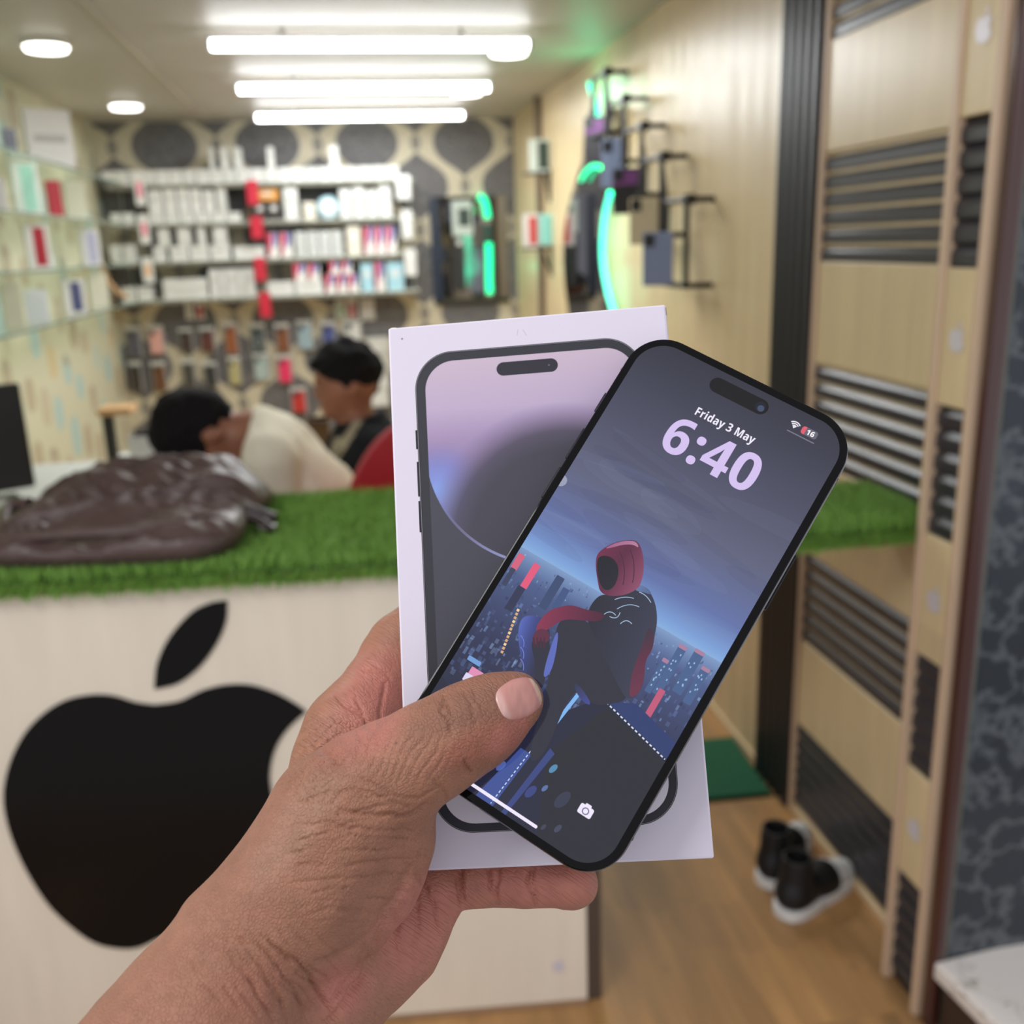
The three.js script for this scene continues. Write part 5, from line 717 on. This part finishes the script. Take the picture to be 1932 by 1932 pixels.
  // creases: [width px, depth m, points]
  const CR = [
    [4.5, 0.0018, [[868, 1632], [869, 1670], [871, 1704]]], [3.4, 0.0011, [[921, 1632], [924, 1668], [938, 1706]]], [3, 0.0009, [[939, 1632], [938, 1670], [942, 1700]]], [3.4, 0.0011, [[996, 1630], [996, 1668], [1008, 1707]]], [2.8, 0.0008, [[1006, 1632], [1006, 1664], [1012, 1700]]],
    [4, 0.0009, [[786, 1640], [806, 1672], [822, 1720], [828, 1745]]], [7, 0.0008, [[735, 1704], [745, 1735], [752, 1770], [760, 1808]]], [6, 0.0007, [[786, 1680], [792, 1740], [785, 1790]]],
    [8, 0.0011, [[776, 1640], [742, 1700], [700, 1765], [650, 1802], [600, 1818]]], [6, 0.0009, [[735, 1706], [712, 1760], [690, 1830], [640, 1905], [612, 1928]]], [5, 0.0006, [[700, 1760], [670, 1830], [620, 1900]]],
    [4, 0.0010, [[494, 1764], [530, 1795], [566, 1824], [596, 1862], [622, 1908]]], [3.5, 0.0007, [[470, 1760], [520, 1818], [556, 1868], [575, 1920]]], [3.2, 0.0006, [[440, 1760], [488, 1820], [528, 1880], [545, 1930]]], [3, 0.0005, [[410, 1770], [462, 1836], [500, 1900], [520, 1932]]],
    [3.2, 0.0006, [[555, 1518], [610, 1496], [668, 1490], [724, 1503], [770, 1522]]], [3.6, 0.0009, [[640, 1528], [700, 1536], [750, 1540], [792, 1530], [806, 1520]]], [3, 0.0006, [[620, 1560], [690, 1563], [750, 1568], [790, 1562]]], [2.8, 0.0005, [[650, 1462], [700, 1478], [740, 1500], [790, 1508], [820, 1486]]],
    [3.4, 0.0007, [[836, 1312], [832, 1340], [846, 1362], [856, 1385]]], [2.8, 0.0005, [[846, 1316], [850, 1345], [862, 1375]]], [2.4, 0.00035, [[870, 1304], [892, 1336], [900, 1372]]], [2.2, 0.0003, [[890, 1298], [912, 1340]]], [3.2, 0.0008, [[878, 1436], [884, 1450], [890, 1462]]], [2.4, 0.0004, [[820, 1470], [838, 1492], [846, 1512]]],
    [3.4, 0.0007, [[634, 1310], [650, 1332], [672, 1344], [686, 1356], [690, 1372]]], [3, 0.0005, [[672, 1318], [684, 1340], [690, 1368], [716, 1392]]], [3.2, 0.0006, [[700, 1250], [722, 1268], [738, 1280]]], [4, 0.0007, [[724, 1290], [720, 1330], [714, 1382]]], [3, 0.0006, [[682, 1264], [712, 1266], [738, 1276]]],
    [3, 0.0005, [[620, 1350], [660, 1370], [690, 1400]]], [9, 0.0012, [[596, 1404], [622, 1424], [652, 1436]]],
  ];
  const CB = CR.map(([w, , p]) => [Math.min(...p.map((q) => q[0])) - 3 * w, Math.max(...p.map((q) => q[0])) + 3 * w, Math.min(...p.map((q) => q[1])) - 3 * w, Math.max(...p.map((q) => q[1])) + 3 * w]);
  const crease = (px, py) => { let s = 0; CR.forEach(([w, dep, p], n) => { const B = CB[n]; if (px < B[0] || px > B[1] || py < B[2] || py > B[3]) return; const jx = px + 4 * noise3(px * 0.05, py * 0.05, n), jy = py + 4 * noise3(px * 0.05, py * 0.05, n + 50); let best = 99, tt = 0; for (let i = 0; i + 1 < p.length; i++) { const ax = p[i][0], ay = p[i][1], bx = p[i + 1][0] - ax, by = p[i + 1][1] - ay, t = clamp(((jx - ax) * bx + (jy - ay) * by) / (bx * bx + by * by), 0, 1), d = Math.hypot(jx - ax - bx * t, jy - ay - by * t); if (d < best) { best = d; tt = (i + t) / (p.length - 1); } } s = Math.max(s, dep * Math.exp(-((best / w) ** 2)) * (0.55 + 0.45 * smooth(0, 0.15, tt) * smooth(1, 0.85, tt))); }); return s; };
  const rows = (v, w) => { const d = Math.abs(v - Math.round(v)); return Math.exp(-((d / w) ** 2)); };
  const wrinkles = (px, py) => {
    const n = fbm(px / 70, py / 45, 1, 2), n2 = fbm(px / 45, py / 22, 5, 2);
    const a = smooth(1, 0.55, Math.hypot((px - 668) / 175, (py - 1618) / 165)), b = smooth(1, 0.5, Math.hypot((px - 500) / 190, (py - 1830) / 130)), c = smooth(1, 0.5, Math.hypot((px - 585) / 90, (py - 1430) / 110)), e = smooth(1, 0.5, Math.hypot((px - 760) / 120, (py - 1430) / 60));
    let s = a * 0.00055 * rows((py + 12 * Math.sin((px - 560) / 95) + 22 * n) / 24, 0.085) * smooth(-0.2, 0.1, n2);
    s += a * 0.0003 * rows((py + 14 * n2 + 6 * Math.sin(px / 60)) / 12, 0.15) * smooth(-0.15, 0.1, n);
    s += b * 0.00045 * rows((-0.72 * px + 0.69 * py + 22 * n) / 22, 0.1) * smooth(-0.15, 0.15, n2); s += c * 0.00042 * rows((0.55 * px + 0.83 * py + 20 * n) / 14, 0.14) + c * 0.0003 * rows((0.8 * px - 0.6 * py + 20 * n2) / 17, 0.12); s += e * 0.00034 * rows((0.9 * px + 0.45 * py + 16 * n) / 17, 0.12); return s;
  };
  const proj = (x, y, z) => [HALF + FOCAL * x / -z, HALF - FOCAL * y / -z];
  const CELL = 0.00055;
  const move = (x, y, z, N) => { const L = Math.hypot(x, y, z), face = -(N.x * x + N.y * y + N.z * z) / L; if (face < 0.04 || z < -0.326) return 0; const [px, py] = proj(x, y, z); if (px < -60 || py > 1990) return 0; return -(crease(px, py) + wrinkles(px, py)) * smooth(0.04, 0.3, face); };
  const g = nets(f, [-0.155, -0.19, -0.37], [0.036, -0.002, -0.188], CELL, { move, slack: 0.0004 });
  // pigment: browner on the back of the thumb and arm, pinker on the palm side, mottled
  const pos = g.attributes.position, col = new Float32Array(pos.count * 3), uv = new Float32Array(pos.count * 2);
  const lin = (r, gg, b) => { const q = rgb(r, gg, b); return [q.r, q.g, q.b]; }, base = lin(150, 102, 78), brown = lin(112, 72, 54), pink = lin(178, 110, 95), tan = lin(162, 122, 98), red = lin(146, 86, 68);
  const mixc = (a, b, t) => [lerp(a[0], b[0], t), lerp(a[1], b[1], t), lerp(a[2], b[2], t)];
  const axis = V(...mcp.slice(0, 3)).sub(V(...arm2.slice(0, 3))).normalize(), e1 = V(0, 0, 1).addScaledVector(axis, -axis.z).normalize(), e2 = V(0, 0, 0).crossVectors(axis, e1), o0 = V(...thenarB.slice(0, 3));
  for (let i = 0; i < pos.count; i++) {
    const x = pos.getX(i), y = pos.getY(i), z = pos.getZ(i), [px, py] = proj(x, y, z), n = fbm(x * 55, y * 55, z * 55, 3), n2 = fbm(x * 240, y * 240, z * 240, 3), mo = n * 0.5;
    let c = base; const spot = (cx, cy, rx, ry, rot) => { const a = Math.cos(rot), b = Math.sin(rot), dx = px - cx, dy = py - cy; return smooth(1.15, 0.35, Math.hypot((dx * a + dy * b) / rx, (-dx * b + dy * a) / ry) + mo); };
    c = mixc(c, pink, 0.85 * Math.max(spot(820, 1740, 200, 130, -0.8), spot(1000, 1670, 190, 60, 0), spot(690, 1320, 90, 130, 0.5), spot(650, 1870, 90, 80, -0.6)));
    if (z > -0.3) c = mixc(c, brown, 0.6 * spot(868, 1345, 115, 50, -0.35)), c = mixc(c, red, 0.7 * spot(890, 1410, 110, 40, -0.45)), c = mixc(c, pink, 0.75 * spot(960, 1385, 62, 30, -0.75)), c = mixc(c, tan, 0.55 * spot(560, 1560, 160, 46, -0.95)), c = mixc(c, red, 0.35 * spot(470, 1880, 150, 70, -0.7)), c = mixc(c, red, 0.3 * spot(622, 1418, 50, 40, 0.4));
    const k = 1 + 0.16 * n2 + 0.1 * n; const mole = Math.hypot(px - 747, py - 1402) < 3.4 && z > -0.29; if (mole) c = mixc(c, brown, 0.8);
    col[3 * i] = c[0] * k; col[3 * i + 1] = c[1] * k; col[3 * i + 2] = c[2] * k;
    const q = V(x, y, z).sub(o0), s = q.dot(axis); uv[2 * i] = s * 55; uv[2 * i + 1] = Math.atan2(q.dot(e2), q.dot(e1)) * 0.024 * 55;
  }
  g.setAttribute('color', new THREE.BufferAttribute(col, 3)); g.setAttribute('uv', new THREE.BufferAttribute(uv, 2));
  const cells = []; for (let i = 0; i < 420; i++) cells.push([rnd(), rnd()]);
  const grid = Array.from({ length: 400 }, () => []); cells.forEach(([a, b]) => { for (const du of [-1, 0, 1]) for (const dv of [-1, 0, 1]) { const u = a + du, v = b + dv, gi = Math.floor(u * 20), gj = Math.floor(v * 20); if (gi >= 0 && gi < 20 && gj >= 0 && gj < 20) grid[gj * 20 + gi].push([u, v]); } });
  const near = (u, v) => { let a = 9, b = 9; const gi = Math.floor(u * 20), gj = Math.floor(v * 20); for (let j = -2; j <= 2; j++) for (let i = -2; i <= 2; i++) { const ci = (gi + i + 20) % 20, cj = (gj + j + 20) % 20, su = gi + i < 0 ? -1 : gi + i > 19 ? 1 : 0, sv = gj + j < 0 ? -1 : gj + j > 19 ? 1 : 0; for (const [p, q] of grid[cj * 20 + ci]) { if (p < 0 || p > 1 || q < 0 || q > 1) continue; const d = Math.hypot(u - p - su, v - q - sv); if (d < a) { b = a; a = d; } else if (d < b) b = d; } } return b - a; };
  const skinBump = dataTex(512, 512, (u, v) => { const k = smooth(0, 0.022, near(u, v)) * 0.7 + 0.3 * rnd(); return [k, k, k]; });
  g.applyMatrix4(camRot); g.translate(CAM.x, CAM.y, CAM.z);
  const t = thing('person', 'bare left hand and forearm gripping the white carton, thumb pressed on the phone', 'person');
  part('body', g, P({ vertexColors: true, roughness: 0.46, bumpMap: skinBump, bumpScale: 0.0002, sheen: 0.2, sheenRoughness: 0.5, sheenColor: new THREE.Color(1, 0.8, 0.7) }), t);
  // thumb nail: a thin curved plate lying on the flesh
  const hit = (px, py) => { const q = V((px - HALF) / FOCAL, -(py - HALF) / FOCAL, -1).normalize(); let s = 0.22; for (let i = 0; i < 90; i++) { const d = flesh(q.x * s, q.y * s, q.z * s); s += d * 0.8; if (Math.abs(d) < 1e-6) break; } return q.multiplyScalar(s); };
  const grad = (p) => { const e = 0.0009; return V(flesh(p.x + e, p.y, p.z) - flesh(p.x - e, p.y, p.z), flesh(p.x, p.y + e, p.z) - flesh(p.x, p.y - e, p.z), flesh(p.x, p.y, p.z + e) - flesh(p.x, p.y, p.z - e)).normalize(); };
  const mid0 = hit(981, 1317).length(), R = 22, S = 64, np = [], nc = [], ni = [], bed = lin(190, 134, 124), rim = lin(196, 178, 154), lun = lin(200, 158, 150);
  for (let r = 0; r <= R; r++) for (let s = 0; s < S; s++) {
    const rho = r / R, th = s / S * 6.28318, cu = Math.cos(th), su = Math.sin(th), m = Math.pow(Math.abs(cu) ** 3.2 + Math.abs(su) ** 3.2, -1 / 3.2), a = rho * m * cu, b = rho * m * su, L = a > 0 ? 43 : 45, Wd = a > 0 ? lerp(39, 33, a) : lerp(39, 35, -a);
    let px, py, h; for (let q = 1; q > 0.7; q -= 0.02) { px = 981 + q * (a * L * 0.915 + b * Wd * 0.40); py = 1317 + q * (-a * L * 0.40 + b * Wd * 0.915); h = hit(px, py); if (Math.abs(flesh(h.x, h.y, h.z)) < 2e-5 && h.length() - mid0 < 0.0052) break; }
    const N = grad(h), up = 0.00062 * (1 - rho ** 5) - 0.0002 * (rho > 0.97 ? 1 : 0) + (a > 0.7 ? 0.0002 : 0); h.addScaledVector(N, up); np.push(h.x, h.y, h.z);
    const free = smooth(0.66, 0.8, a + 0.06 * Math.abs(b)), lu = smooth(-0.55, -0.8, a), k = 1 + 0.1 * noise3(px * 0.2, py * 0.05, 3); const c = mixc(mixc(bed, lun, lu), rim, free); nc.push(c[0] * k, c[1] * k, c[2] * k);
  }
  for (let r = 0; r < R; r++) for (let s = 0; s < S; s++) { const a = r * S + s, b = r * S + (s + 1) % S, c = a + S, d = b + S; ni.push(a, c, b, b, c, d); }
  const ng = new THREE.BufferGeometry(); ng.setAttribute('position', new THREE.BufferAttribute(new Float32Array(np), 3)); ng.setAttribute('color', new THREE.BufferAttribute(new Float32Array(nc), 3)); ng.setIndex(ni); ng.computeVertexNormals(); ng.applyMatrix4(camRot); ng.translate(CAM.x, CAM.y, CAM.z);
  part('nail', ng, P({ vertexColors: true, roughness: 0.28 }), t, 'pale pink thumb nail');
}

scene.updateMatrixWorld(true);
renderer.render(scene, camera);
